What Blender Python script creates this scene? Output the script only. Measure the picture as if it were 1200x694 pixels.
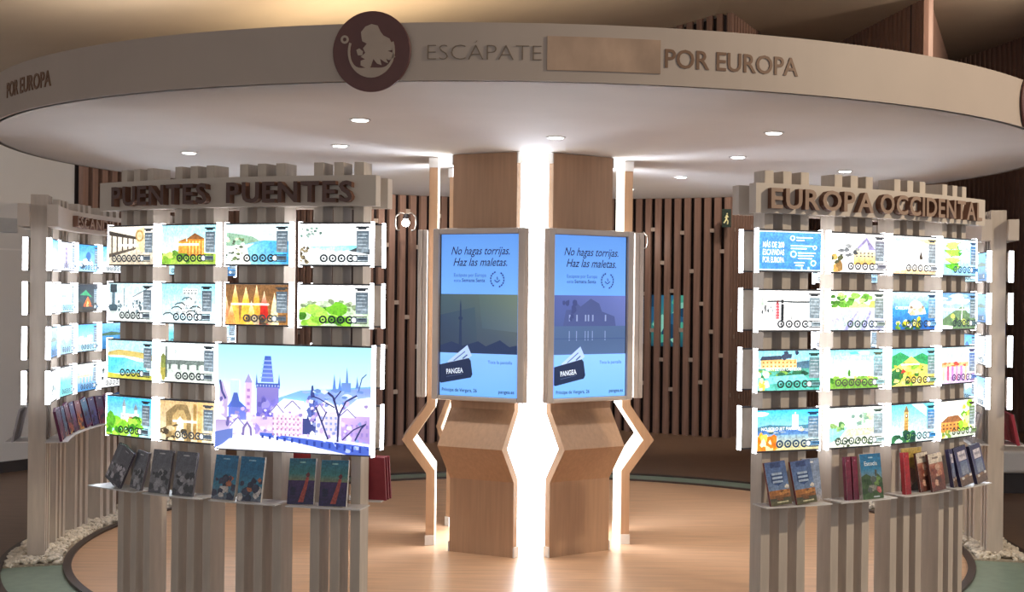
import bpy, math, random
from mathutils import Matrix, Vector

for o in list(bpy.data.objects):
    bpy.data.objects.remove(o, do_unlink=True)
scene = bpy.context.scene
col = scene.collection
R_ = math.radians

# ------------------------------------------------------------------ camera
cam_d = bpy.data.cameras.new('camera'); cam = bpy.data.objects.new('camera', cam_d); col.objects.link(cam)
cam_d.sensor_width = 36; cam_d.lens = 1512.26 * 36 / 1200
cam_d.shift_x = -80.3 / 1200
cam.matrix_world = Matrix.Translation((0, 0, 1.6)) @ Matrix.Rotation(math.pi/2 - .0015, 4, 'X') @ Matrix.Rotation(.0114, 4, 'Z')
scene.camera = cam

# ------------------------------------------------------------------ world, exposure
w = bpy.data.worlds.new('world'); scene.world = w; w.use_nodes = True
bg = w.node_tree.nodes['Background']; bg.inputs[0].default_value = (.92, .90, .90, 1); bg.inputs[1].default_value = .78
vs = scene.view_settings
vs.view_transform = 'Standard'; vs.look = 'None'; vs.gamma = 1; vs.use_curve_mapping = False; vs.exposure = 0.12

# ------------------------------------------------------------------ layout of the place (metres)
CX, CY = -.3371, 8.435            # centre of the round pavilion
R_CAN = 3.228; Z_SOF = 2.458; Z_FAS = 2.692
R_WOOD = 2.782; R_TRENCH = 3.156
Z_CEIL = 4.80
def ceil_z(x): return Z_CEIL if x >= 1.5 else Z_CEIL - .21*(1.5-x)   # flat at the right, sloping down to the left
R_OUT = 3.09                      # outer panel face
R_P1, R_P0 = 3.06, 2.965          # posts
R_IN = 2.935                      # inner panel face
ROWS = [(1.705, 1.890), (1.447, 1.632), (1.186, 1.371), (.926, 1.114)]

def pol(phi, r, z=0.):
    p = R_(phi); return Vector((CX + r*math.sin(p), CY - r*math.cos(p), z))

# ------------------------------------------------------------------ helpers
def lin(h):
    if not isinstance(h, str): return tuple(h)
    h = h.lstrip('#'); o = []
    for i in (0, 2, 4):
        c = int(h[i:i+2], 16)/255; o.append(c/12.92 if c <= .04045 else ((c+.055)/1.055)**2.4)
    return tuple(o)

class MB:
    def __init__(s): s.v = []; s.f = []; s.c = []
    def add(s, vs_, fs, c=None):
        n = len(s.v); s.v += [tuple(p) for p in vs_]
        for f in fs: s.f.append([i+n for i in f]); s.c.append(c)
        return s
    def box(s, x0, x1, y0, y1, z0, z1, M=None, c=None):
        P = [Vector(p) for p in ((x0,y0,z0),(x1,y0,z0),(x1,y1,z0),(x0,y1,z0),(x0,y0,z1),(x1,y0,z1),(x1,y1,z1),(x0,y1,z1))]
        if M is not None: P = [M @ p for p in P]
        return s.add(P, [(0,3,2,1),(4,5,6,7),(0,1,5,4),(1,2,6,5),(2,3,7,6),(3,0,4,7)], c)
    def sector(s, r0, r1, z0, z1, a0, a1, n, org=(0,0,0)):
        full = abs(abs(a1-a0)-360) < 1e-6
        V = []; m = n if full else n+1; org = Vector(org)
        for i in range(m):
            a = a0+(a1-a0)*i/n
            for r, z in ((r0,z0),(r1,z0),(r1,z1),(r0,z1)): V.append(pol(a, r, z)-org)
        F = []
        for i in range(n):
            b = 4*i; d = 4*((i+1) % m)
            for k in range(4): F.append((b+k, b+(k+1) % 4, d+(k+1) % 4, d+k))
        if not full: F += [(3,2,1,0), tuple(4*n+k for k in range(4))]
        return s.add(V, F)
    def tube(s, pts, r, n=8):
        pts = [Vector(p) for p in pts]; V = []; F = []
        for i, p in enumerate(pts):
            d = (pts[min(i+1, len(pts)-1)] - pts[max(i-1, 0)]).normalized()
            u = d.orthogonal().normalized() if i == 0 else (u0 - d*u0.dot(d)).normalized()
            u0 = u; q = d.cross(u)
            for k in range(n):
                a = 2*math.pi*k/n; V.append(p + (u*math.cos(a)+q*math.sin(a))*r)
        for i in range(len(pts)-1):
            for k in range(n): F.append((i*n+k, i*n+(k+1) % n, (i+1)*n+(k+1) % n, (i+1)*n+k))
        F += [tuple(range(n))[::-1], tuple((len(pts)-1)*n+k for k in range(n))]
        return s.add(V, F)
    def lathe(s, prof, n=24, M=None):
        V = []; F = []; m = len(prof)
        for k in range(n):
            a = 2*math.pi*k/n
            for r, z in prof:
                p = Vector((r*math.cos(a), r*math.sin(a), z)); V.append(M @ p if M is not None else p)
        for k in range(n):
            for j in range(m-1): F.append((k*m+j, ((k+1) % n)*m+j, ((k+1) % n)*m+j+1, k*m+j+1))
        return s.add(V, F)
    def mesh(s, name, mat, smooth=False):
        me = bpy.data.meshes.new(name); me.from_pydata(s.v, [], s.f)
        if any(c is not None for c in s.c):
            at = me.color_attributes.new('Col', 'FLOAT_COLOR', 'CORNER'); k = 0; buf = []
            for f, c in zip(s.f, s.c):
                for j in range(len(f)):
                    cc = c if not isinstance(c[0], (tuple, list)) else c[j]
                    buf += [cc[0], cc[1], cc[2], 1.]
            at.data.foreach_set('color', buf)
        if smooth: me.polygons.foreach_set('use_smooth', [True]*len(me.polygons))
        me.materials.append(mat); me.update(); return me
    def build(s, name, mat, parent=None, loc=(0,0,0), smooth=False):
        return link(name, s.mesh(name, mat, smooth), parent, loc)

def link(name, data, parent=None, loc=(0,0,0), rot=None):
    o = bpy.data.objects.new(name, data); col.objects.link(o); o.parent = parent; o.location = loc
    if rot is not None: o.rotation_euler = rot
    return o
def tag(o, label, cat, group=None):
    o['label'] = label; o['category'] = cat
    if group: o['group'] = group
    return o
def thing(name, label, cat, loc=(0,0,0), rotz=0., group=None):
    o = link(name, None, None, loc, (0, 0, rotz)); o.empty_display_size = .1
    return tag(o, label, cat, group)
def struct(o): o['kind'] = 'structure'; return o
def bevel(o, w_=.004, seg=2):
    m = o.modifiers.new('bevel', 'BEVEL'); m.width = w_; m.segments = seg; m.limit_method = 'ANGLE'; return o

# ------------------------------------------------------------------ materials
def nodes(name):
    m = bpy.data.materials.new(name); m.use_nodes = True; nt = m.node_tree
    return m, nt, nt.nodes['Principled BSDF']
def mat(name, c, rough=.6, var=.08, scale=8., metal=0., bump=0., spec=.5, stretch=None):
    m, nt, b = nodes(name); c = lin(c)
    b.inputs['Roughness'].default_value = rough; b.inputs['Metallic'].default_value = metal
    b.inputs['Specular IOR Level'].default_value = spec
    tc = nt.nodes.new('ShaderNodeTexCoord'); mp = nt.nodes.new('ShaderNodeMapping'); nz = nt.nodes.new('ShaderNodeTexNoise')
    nz.inputs['Scale'].default_value = scale; nz.inputs['Detail'].default_value = 6
    if stretch: mp.inputs['Scale'].default_value = stretch
    nt.links.new(tc.outputs['Object'], mp.inputs[0]); nt.links.new(mp.outputs[0], nz.inputs[0])
    rp = nt.nodes.new('ShaderNodeValToRGB')
    rp.color_ramp.elements[0].position = .3; rp.color_ramp.elements[1].position = .7
    rp.color_ramp.elements[0].color = (*[x*(1-var) for x in c], 1); rp.color_ramp.elements[1].color = (*[min(1, x*(1+var)) for x in c], 1)
    nt.links.new(nz.outputs[0], rp.inputs[0]); nt.links.new(rp.outputs[0], b.inputs['Base Color'])
    if bump:
        bp = nt.nodes.new('ShaderNodeBump'); bp.inputs['Strength'].default_value = bump; bp.inputs['Distance'].default_value = .01
        nt.links.new(nz.outputs[0], bp.inputs['Height']); nt.links.new(bp.outputs[0], b.inputs['Normal'])
    return m
def emit(name, c, s, sample=True):
    m, nt, b = nodes(name)
    b.inputs['Base Color'].default_value = (.8, .8, .8, 1)
    b.inputs['Emission Color'].default_value = (*lin(c), 1); b.inputs['Emission Strength'].default_value = s
    if not sample: m.cycles.emission_sampling = 'NONE'
    return m
def printed(name, s, rough=.35, grain=False):
    """flat print read from the corner colours; s > 0 when the sheet is lit from behind"""
    m, nt, b = nodes(name)
    a = nt.nodes.new('ShaderNodeAttribute'); a.attribute_name = 'Col'
    tc = nt.nodes.new('ShaderNodeTexCoord'); out = a.outputs[0]
    for sc, lo, hi in ((34, .80, 1.18), (110, .76, 1.2)) if grain else ():       # photographic mottling of the print
        nz = nt.nodes.new('ShaderNodeTexNoise'); nz.inputs['Scale'].default_value = sc; nz.inputs['Detail'].default_value = 3
        mr = nt.nodes.new('ShaderNodeMapRange'); mr.inputs[1].default_value = .34; mr.inputs[2].default_value = .62; mr.inputs[3].default_value = lo; mr.inputs[4].default_value = hi
        mx = nt.nodes.new('ShaderNodeMix'); mx.data_type = 'RGBA'; mx.blend_type = 'MULTIPLY'; mx.inputs[0].default_value = 1
        nt.links.new(tc.outputs['Object'], nz.inputs[0]); nt.links.new(nz.outputs[0], mr.inputs[0]); nt.links.new(out, mx.inputs[6]); nt.links.new(mr.outputs[0], mx.inputs[7]); out = mx.outputs[2]
    nt.links.new(out, b.inputs['Base Color']); b.inputs['Roughness'].default_value = rough
    if s:
        nt.links.new(out, b.inputs['Emission Color']); b.inputs['Emission Strength'].default_value = s
        m.cycles.emission_sampling = 'NONE'
    return m

M = {}
M['canopy'] = mat('white_plaster', '#e6e4e2', .75, .02, 3)
M['fascia'] = mat('fascia_paint', '#b3a59a', .6, .03, 4)
M['ceiling'] = mat('beige_ceiling', '#b8aa98', .8, .04, 2)
M['white_wall'] = mat('white_wall_paint', '#c6c4c2', .8, .03, 2)
M['maroon'] = mat('maroon_vinyl', '#5e3a38', .5, .06, 20)
M['emblem'] = mat('emblem_beige', '#ad9c8e', .6, .04, 20)
M['grey_letter'] = mat('thin_letter_taupe', '#7a6a5a', .5, .05, 20)
M['brown_letter'] = mat('bold_letter_brown', '#75563f', .5, .05, 20)
M['bronze'] = mat('stand_in_bronze', '#a98f7a', .45, .35, 5, .1, stretch=(1, 1, .6))
M['wood_floor'] = mat('oak_laminate', '#c49c7a', .30, .17, 3.0, stretch=(.7, 9, 1), spec=.45)
M['outer_floor'] = mat('brown_floor', '#6e5747', .45, .15, 6, stretch=(.6, 5, 1))
M['green'] = mat('green_glass_slab', '#7d8f80', .4, .10, 14)
M['rim'] = mat('dark_rim', '#3b2c26', .45, .1, 10)
M['pebble'] = mat('pale_pebbles', '#d8cdbb', .8, .25, 40)
M['gravel_bed'] = mat('gravel_bed', '#a69a88', .9, .3, 60, bump=.4)
M['post'] = mat('whitewashed_wood', '#c0b4a7', .6, .10, 5, stretch=(6, 6, .8))
M['sign'] = mat('limed_sign_board', '#c9beb2', .6, .05, 5)
M['letter_face'] = mat('letter_front_tan', '#9c8270', .6, .08, 20)
M['letter_side'] = mat('letter_brown', '#6e4a38', .6, .1, 20)
M['letter_shaded'] = mat('letter_front_shaded', '#5d4540', .6, .1, 20)  # letter front darkened for the shade on the Puentes sign
M['slat'] = mat('walnut_slat', '#866a5e', .55, .2, 4, stretch=(8, 8, .5))
M['slat_back'] = mat('dark_slat_backing', '#2e2426', .8, .2, 4)
M['spacer'] = mat('pale_spacer', '#a8998e', .6, .05, 10)
M['beech'] = mat('beech_veneer', '#b08c6e', .45, .08, 6, stretch=(10, 10, .5))
M['lining'] = mat('white_lining', '#efe6d2', .5, .02, 6)
M['cap'] = mat('white_metal_cap', '#d6d3d0', .4, .03, 20)
M['frame'] = mat('silver_frame', '#c4b9b0', .35, .03, 10, .25)
M['black'] = mat('black_glass', '#0c0d14', .1, .02, 10)
M['clip'] = mat('dark_clip', '#3a3b44', .4, .05, 10)
M['acrylic'] = mat('white_acrylic', '#d9d6d4', .25, .03, 10)
M['paper'] = mat('paper_edge', '#c9c3bd', .7, .15, 60)
M['core'] = emit('glowing_core', '#e6eeff', 9.5)
M['glow'] = emit('glowing_panel_edge', '#f3f7ff', 10.0)
M['lens'] = emit('downlight_lens', '#fffdf8', 12.0, False)
M['bulb'] = emit('bulb_glow', '#fff6ea', 30.0)
M['backlit'] = printed('backlit_print', 1.22, .35, True)
M['tv'] = printed('large_screen_image', .95, .3)
M['screen'] = printed('screen_image', .72, .15)
M['print'] = printed('paper_print', 0., .3, True)
M['metal'] = mat('steel', '#8d8a88', .35, .05, 20, .8)
M['baseboard'] = mat('dark_baseboard', '#37302f', .6, .1, 8)
M['white_gloss'] = mat('white_bench', '#d9d4cd', .4, .03, 5)

# ------------------------------------------------------------------ text geometry (built-in font)
_tx = {}
def text_geo(body, bold=0., shear=0., extrude=0.):
    k = (body, bold, shear, extrude)
    if k in _tx: return _tx[k]
    cu = bpy.data.curves.new('t', 'FONT'); cu.body = body; cu.size = 1; cu.offset = bold; cu.shear = shear
    cu.extrude = extrude; cu.resolution_u = 3; cu.fill_mode = 'BOTH' if extrude else 'FRONT'
    o = bpy.data.objects.new('t', cu); me = o.to_mesh()
    V = [tuple(v.co) for v in me.vertices]; F = [tuple(p.vertices) for p in me.polygons]
    o.to_mesh_clear(); bpy.data.objects.remove(o); bpy.data.curves.remove(cu)
    xs = [v[0] for v in V]; ys = [v[1] for v in V]
    _tx[k] = (V, F, min(xs), max(xs), min(ys), max(ys)); return _tx[k]

# ------------------------------------------------------------------ flat prints: a little drawing kit, x 0..1 right, y 0..1 down
class Print:
    def __init__(s, asp, seed=1): s.sh = []; s.a = asp; s.r = random.Random(seed)
    def poly(s, pts, c):
        c = [lin(x) for x in c] if isinstance(c, (list, tuple)) and isinstance(c[0], str) and len(c) == len(pts) else lin(c)
        s.sh.append((pts, c)); return s
    def rect(s, x0, y0, x1, y1, c, c2=None):
        p = [(x0,y0),(x1,y0),(x1,y1),(x0,y1)]
        return s.poly(p, [c, c, c2, c2] if c2 else c)
    def grad(s, *cs):
        n = len(cs)-1
        for i in range(n): s.rect(0, i/n, 1, (i+1)/n, cs[i], cs[i+1])
        return s
    def blob(s, x, y, rx, ry, c, n=11, j=.28):
        return s.poly([(x+rx*math.cos(6.2832*i/n)*(1+s.r.uniform(-j, j)), y+ry*math.sin(6.2832*i/n)*(1+s.r.uniform(-j, j))) for i in range(n)], c)
    def blobs(s, n, x0, y0, x1, y1, rx, ry, cs):
        for i in range(n):
            k = s.r.uniform(.6, 1.4); s.blob(s.r.uniform(x0, x1), s.r.uniform(y0, y1), rx*k, ry*k, s.r.choice(cs), 8, .35)
        return s
    def ridge(s, pts, c, base=1.):
        return s.poly([(pts[0][0], base)] + list(pts) + [(pts[-1][0], base)], c)
    def line(s, pts, wd, c):
        for (x0, y0), (x1, y1) in zip(pts, pts[1:]):
            dx, dy = (x1-x0)*s.a, y1-y0; L = math.hypot(dx, dy) or 1; nx, ny = -dy/L*wd/s.a, dx/L*wd
            s.poly([(x0+nx, y0+ny), (x1+nx, y1+ny), (x1-nx, y1-ny), (x0-nx, y0-ny)], c)
        return s
    def ring(s, x, y, r, wd, c, fill=None, n=12):
        if fill: s.poly([(x+r/s.a*math.cos(6.2832*i/n), y+r*math.sin(6.2832*i/n)) for i in range(n)], fill)
        for i in range(n):
            a, b = 6.2832*i/n, 6.2832*(i+1)/n
            s.poly([(x+q/s.a*math.cos(t), y+q*math.sin(t)) for q, t in ((r, a), (r, b), (r-wd, b), (r-wd, a))], c)
        return s
    def text(s, body, x, y, h, c, bold=0., shear=0., w=None, align='l', rot=0.):
        V, F, x0, x1, y0, y1 = text_geo(body, bold, shear)
        k = h/.73; kx = k/s.a
        if w: kx = w/(x1-x0)
        wd = (x1-x0)*kx; ox = x - (wd if align == 'r' else wd/2 if align == 'c' else 0)
        ca, sa = math.cos(rot), math.sin(rot); c = lin(c); pv = []
        for v in V:
            dx = (v[0]-x0)*kx*s.a; dy = -v[1]*k
            pv.append((ox + (dx*ca - dy*sa)/s.a, y + dx*sa + dy*ca))
        s.sh.append(('T', pv, F, c)); return s
    def wins(s, x0, y0, x1, y1, nx, ny, c, f=.45):
        for i in range(nx):
            for j in range(ny):
                X = x0+(x1-x0)*(i+.5)/nx; Y = y0+(y1-y0)*(j+.5)/ny; dx = (x1-x0)/nx*f/2; dy = (y1-y0)/ny*f/2
                s.rect(X-dx, Y-dy, X+dx, Y+dy, c)
        return s
    def chrome(s, n=4, dark='#161d24', side='#4f5d69', caption=True, x0=.42):
        """the side column, icon row and caption strip every sheet carries"""
        s.rect(.81, .17, .985, .70, side, '#7b8a94'); s.rect(.80, .06, .985, .10, dark)
        s.rect(.83, .10, .95, .135, dark)
        for i in range(5): s.rect(.83, .24+.085*i, .965 - .02*(i % 2), .26+.085*i, '#a9b6bf')
        st = .128 if n < 6 else .118; x0 = .735-(n-1)*st
        for i in range(n):
            s.ring(x0+st*i, .845, .102, .042, dark); s.rect(x0+st*i-.014, .82, x0+st*i+.014, .87, dark)
        s.ring(.80, .845, .09, .025, dark, '#d5dde0'); s.rect(.80, .755, .985, .78, dark); s.rect(.80, .91, .985, .935, dark); s.rect(.83, .79, .985, .90, side)
        s.rect(.86, .82, .97, .84, dark)
        if caption: s.rect(.28, .47, .72, .525, '#ffffff')
        return s
    def mesh(s, name, w, h, mt, th=.00012):
        """sheet lying in local XZ, facing -Y, centred, on a backing sheet"""
        mb = MB(); y = -.0006
        mb.add([(-w/2, 0, -h/2), (w/2, 0, -h/2), (w/2, 0, h/2), (-w/2, 0, h/2), (-w/2, y, -h/2), (w/2, y, -h/2), (w/2, y, h/2), (-w/2, y, h/2)],
               [(0,1,2,3),(4,7,6,5)[::-1],(0,4,5,1),(1,5,6,2),(2,6,7,3),(3,7,4,0)], lin('#f4f6f4'))
        cl = lambda t: min(1., max(0., t))
        for q in s.sh:
            y -= th
            if q[0] == 'T':
                mb.add([(cl(p[0])*w-w/2, y, h/2-cl(p[1])*h) for p in q[1]], q[2], q[3])
            else:
                pts, c = q
                mb.add([(cl(p[0])*w-w/2, y, h/2-cl(p[1])*h) for p in pts], [tuple(range(len(pts)))], c)
        return mb.mesh(name, mt)

A_ = 1.76
def sky(p, *c): return p.grad(*(c or ('#9fe3f4', '#e8fbff')))
def poster_arcade(p):
    p.grad('#f3ecdc', '#cdbfa6'); p.poly([(0,.1),(.7,.3),(.7,.36),(0,.22)], '#3a332c')
    for i in range(5): p.rect(.06+.12*i, .2+.03*i, .09+.12*i, .75-.03*i, '#4a4038')
    p.poly([(0,.72),(.62,.55),(.62,.6),(0,.82)], '#5b5146'); p.poly([(.62,.1),(.8,0),(.8,.7),(.62,.6)], '#e2cf9e')
    p.ring(.7, .25, .16, .05, '#b08d55'); p.chrome(6, '#2a3038', x0=.06)
def poster_temple(p):
    sky(p, '#a5e8f5', '#eefcff'); p.ridge([(0,.8),(.25,.66),(.6,.68),(1,.74)], '#a8c94f'); p.blobs(16, 0,.72,.5,.98,.06,.08,['#7fae36','#c9de72','#5f8f2c'])
    p.rect(.32, .42, .5, .72, '#d99a3a'); p.rect(.48, .36, .79, .78, '#c07f2b')
    for i in range(5): p.rect(.51+.06*i, .4, .54+.06*i, .74, '#f0bd63')
    p.poly([(.46,.36),(.62,.2),(.81,.36)], '#8c5a2b'); p.poly([(.3,.42),(.46,.33),(.47,.42)], '#a66c2e'); p.chrome(4, x0=.36)
def poster_bay(p):
    sky(p, '#d8f3f7', '#f4feff'); p.ridge([(0,.2),(.2,.24),(.42,.3),(.55,.42),(.4,.5),(0,.55)], '#8fb59a', .55)
    p.poly([(.3,.5),(.6,.4),(1,.42),(1,1),(.36,1)], ['#8fd2ee','#57b3e6','#3f9fdc','#4aa9dd','#9adcec']); p.poly([(.15,.55),(.45,.48),(.34,.6),(.4,1),(.1,1)], '#fbfaf0')
    p.blobs(30, 0,.35,.28,.95,.025,.03,['#6d7f58','#d9d2bd','#54604d','#ffffff']); p.chrome(4, x0=.40, caption=False)
def poster_beach(p):
    p.grad('#ffffff', '#f2feff'); p.poly([(.1,.56),(.9,.52),(.9,.62),(.5,.68),(.2,.62)], ['#9fe6ee','#6ed9e8','#7fe0ea','#b9f0f2','#d6f8f8'])
    p.blobs(16, .0,.1,.3,.35,.02,.03,['#5b7a70','#8aa39a']); p.blobs(16, .0,.55,.12,.95,.025,.04,['#594f3f','#8a7d62']); p.poly([(.7,.66),(.86,.55),(1,.62),(1,.75)], '#3c444a')
    p.chrome(4, x0=.34, caption=False)
def poster_street(p):
    sky(p, '#bfe6ee', '#f2fbfc'); p.poly([(1,.05),(.55,.35),(.5,.7),(1,.75)], '#e8eef0'); p.line([(1,.05),(.55,.36)], .012, '#566069'); p.line([(.95,.3),(.58,.48)], .01, '#7b8790')
    p.rect(.05,.02,.2,.24,'#334048'); p.rect(.09,.24,.16,.62,'#5d7480'); p.blob(.12,.66,.1,.12,'#3f5560'); p.rect(.36,.12,.375,.6,'#60717a'); p.rect(0,.74,1,1,'#c9d6d2','#e4ece8')
    p.blobs(26,.22,.46,.8,.76,.025,.045,['#54666c','#a9b9bd','#7d9098','#e4ecee']); p.wins(.58,.42,.8,.66,5,3,'#70828c'); p.chrome(4, x0=.28, caption=False)
def poster_whitetown(p):
    sky(p, '#8fd6ee', '#dff6fb')
    for i in range(46):
        y = .3+.5*(i/46)+p.r.uniform(-.04,.04); x = p.r.uniform(.5-.45*(y-.15), .55+.3*(y-.1)); q = p.r.uniform(.05,.1)
        p.rect(x, y, x+q, y+.11, p.r.choice(['#ffffff','#eef3f2','#cfdadb','#b5c4c8'])); p.rect(x+.2*q, y+.03, x+.38*q, y+.075, '#3d4a4e'); p.rect(x+.6*q, y+.03, x+.75*q, y+.065, '#5d6a6e')
    p.rect(.46,.12,.72,.28,'#f4f7f5','#d3dcdc'); p.wins(.46,.13,.72,.2,6,1,'#3e4a4c'); p.wins(.46,.21,.72,.27,4,1,'#5e6a6c')
    for x, y in ((.35,.6),(.62,.7),(.2,.76),(.55,.36),(.42,.5),(.7,.58)): p.line([(x-.1,y+.05),(x-.06,y),(x+.03,y-.015),(x+.09,y+.05)], .016, '#333c3a')
    p.chrome(4, caption=False)
def poster_spices(p):
    p.grad('#7a5634', '#a8743c')
    for x, y, wd, c in ((.02,.3,.12,'#d98a5c'),(.16,.0,.13,'#e8b54c'),(.33,.05,.15,'#f2bd3f'),(.5,.0,.12,'#eba63c'),(.62,.15,.14,'#c8281f'),(.78,.2,.12,'#f5e6b0'),(.1,.45,.14,'#e39a50'),(.42,.4,.15,'#f6cb62')):
        p.poly([(x-wd*.6,1),(x-wd*.35,y+.35),(x,y),(x+wd*.35,y+.35),(x+wd*.6,1)], [c,c,'#fff0c0',c,c])
    p.blobs(9,.3,.78,.75,.98,.05,.08,['#4a3c2e','#8d7450','#c9b491']); p.rect(.1,.47,.7,.52,'#fff6e6'); p.chrome(4,'#3a3a3a', x0=.36, caption=False)
def poster_park(p):
    p.grad('#ffffff', '#f6fff2'); p.ridge([(0,.45),(.3,.38),(.6,.4),(1,.5)], '#bfd3b4'); p.blobs(30,0,.38,.8,.6,.04,.05,['#d8dccb','#9aa98c','#e8eadf','#7d8f6c'])
    p.blobs(26,0,.55,.7,.98,.08,.1,['#5a9b26','#88c53a','#3f7a1e','#a6db55']); p.blob(.55,.6,.14,.16,'#6ab327'); p.chrome(4, x0=.34, caption=False)
def poster_cove(p):
    sky(p, '#a6e3f2', '#dff6f0'); p.ridge([(0,.32),(.25,.24),(.5,.26),(.8,.3),(1,.36),(1,.5),(.6,.42),(.3,.4),(0,.45)], '#c5b265', .46)
    p.poly([(0,.42),(.3,.4),(.6,.46),(.8,.55),(.9,.8),(0,.9)], ['#59cfe6','#43c3e8','#4cc6e6','#8fe0ea','#7bd9e8','#5fd0e8']); p.line([(.05,.42),(.4,.42),(.75,.52)], .03, '#f4ead0')
    p.ridge([(0,.86),(.3,.9),(.7,.84),(1,.9)], '#c3c24b'); p.chrome(4, x0=.27, caption=False)
def poster_bridge(p):
    p.grad('#e6f6f8', '#ffffff', '#cfe0d8'); p.rect(0,.55,1,1,'#b7c9bf','#e2ebe2'); p.blobs(8,0,.4,.14,.9,.04,.14,['#a9a14a','#7f8a46','#d0c86a'])
    p.rect(.1,.1,.13,.9,'#55625c'); p.rect(.28,.14,.3,.4,'#a8b4b0'); p.rect(.12,.44,.85,.56,'#6d7a76')
    for i in range(4): p.rect(.16+.17*i,.54,.2+.17*i,.68,'#5c6964'); p.blob(.27+.17*i,.64,.055,.09,'#e9f1ea',10,.05)
    p.chrome(4, x0=.30, caption=False)
def poster_castle(p):
    sky(p, '#35b5ec', '#bdeaf6'); p.rect(.32,.42,.72,.75,'#f2f4ee'); p.rect(.36,.22,.42,.5,'#e8ece8'); p.poly([(.345,.24),(.39,.02),(.435,.24)],'#8fa0a8')
    p.rect(.62,.3,.68,.6,'#dfe5e0'); p.poly([(.6,.32),(.65,.14),(.7,.32)],'#7f9098'); p.rect(.5,.5,.66,.62,'#a86a4c'); p.wins(.34,.46,.7,.6,6,2,'#8a9a90')
    p.blobs(36,0,.58,.8,1,.08,.1,['#3f8f1e','#7cc52e','#a8e04a','#2d6f1a']); p.blob(.12,.62,.13,.2,'#57a826'); p.chrome(4, x0=.27, caption=False)
def poster_gallery(p):
    p.grad('#c8ab77', '#e9d9b4'); p.poly([(.12,1),(.12,.3),(.3,.08),(.5,.08),(.58,.35),(.58,1)], '#8d764e'); p.poly([(.22,1),(.24,.4),(.33,.22),(.44,.22),(.5,.4),(.5,1)], '#b89c68'); p.poly([(.3,1),(.32,.5),(.38,.38),(.44,.5),(.46,1)], '#f6ecd0')
    p.line([(0,.75),(.34,.6)],.02,'#5a4c38'); p.rect(.62,.05,.68,.95,'#a3814a'); p.rect(.7,.0,.78,1,'#cfae6d'); p.blobs(14,.0,.7,.6,1,.05,.05,['#6b5a40','#d9c79c','#493f30']); p.chrome(4,'#363b42', x0=.30)
def poster_title(p):
    p.grad('#4d93d6', '#4289cf'); p.rect(0,0,1,.03,'#dfeefa'); p.rect(0,.965,1,1,'#bfdcf4')
    for i, t in enumerate(('MÁS DE 200','ESCAPADAS','POR EUROPA')): p.text(t, .06, .42+.19*i, .15, '#ffffff', .012, w=.34)
    p.ring(.53,.17,.07,.025,'#ffffff'); p.rect(.59,.14,.86,.17,'#ffffff'); p.rect(.59,.21,.72,.24,'#ffffff')
    p.rect(.5,.35,.86,.38,'#e6f2fc'); p.rect(.5,.42,.76,.45,'#ffffff'); p.ring(.89,.4,.06,.025,'#ffffff')
    p.ring(.54,.58,.09,.03,'#ffffff'); 
    for i in range(3): p.rect(.61,.53+.07*i,.9-.03*i,.56+.07*i,'#ffffff')
    p.rect(.55,.78,.72,.81,'#ffffff'); p.rect(.57,.85,.7,.88,'#ffffff'); p.ring(.86,.8,.08,.025,'#ffffff'); p.rect(.66,.9,.68,.97,'#fff'+'fff'); p.rect(.77,.9,.79,.97,'#ffffff')
def poster_chalet(p):
    p.grad('#ffffff', '#fdfdfa'); p.poly([(.45,.4),(.66,.08),(.84,.42)], '#8f88b5'); p.poly([(.5,.42),(.66,.18),(.7,.42)], '#f2eff6'); p.rect(.42,.42,.84,.8,'#efe3c0','#d6a94c'); p.wins(.44,.46,.8,.62,5,2,'#4e4f55')
    p.blobs(16,.16,.3,.5,.6,.04,.03,['#42474c','#8d9296','#6a6f75']); p.blobs(10,0,.62,.2,.95,.05,.09,['#8a6a3c','#4d5238','#c49a55']); p.chrome(4,'#33353c','#6d6f7e', x0=.30, caption=False)
def poster_pale(p):
    p.grad('#f4fdff', '#ffffff', '#fffdf2'); p.poly([(.02,.05),(.4,.02),(.35,.1),(.1,.14)], '#a8e2f0'); p.poly([(.55,.06),(1,.04),(1,.3),(.75,.16)], '#f2e0a0'); p.blobs(14,.1,.28,.45,.5,.03,.015,['#a9b8bc','#d3dcde']); p.poly([(.6,.55),(.64,.38),(.68,.6),(.62,.62)], '#3a3128'); p.poly([(0,.95),(.4,.88),(1,.92),(1,1),(0,1)],'#f2cfa0'); p.chrome(4,'#3b3d42','#7b828c', x0=.30, caption=False)
def poster_palms(p):
    sky(p, '#c7ecf8', '#8fc8ea')
    for y in (.1,.3,.5,.7):
        for i in range(6): p.poly([(.02+p.r.uniform(0,.1),y+p.r.uniform(0,.1)),(.3+p.r.uniform(0,.3),y-.05+p.r.uniform(0,.15)),(.2+p.r.uniform(0,.3),y+.2)], p.r.choice(['#5cb81e','#93d93f','#3d8f17','#b8ea70']))
    p.rect(.58,.55,.8,.62,'#e9f6fa'); p.chrome(4,'#203a5a','#2f6aa0', x0=.30)
def poster_skaters(p):
    p.grad('#ffffff', '#ffffff'); p.line([(.05,.36),(.15,.28),(.35,.27),(.6,.29),(.95,.28)], .022, '#4c5458'); p.blobs(8,.03,.42,.25,.6,.012,.05,['#3f464a','#7d868a']); p.blob(.06,.3,.07,.1,'#c7dccd')
    p.rect(.275,.32,.33,.72,'#d94f5c'); p.blob(.3,.29,.02,.05,'#6b2f33'); p.wins(.275,.34,.33,.7,2,5,'#f6b9bd'); p.rect(.355,.34,.4,.76,'#1f2429'); p.blob(.375,.28,.02,.05,'#26292c'); p.rect(.36,.76,.375,.95,'#2a2e33'); p.blob(.52,.7,.015,.05,'#b4b9bb')
    p.chrome(4,'#22262b','#7f8f98', x0=.30, caption=False)
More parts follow.
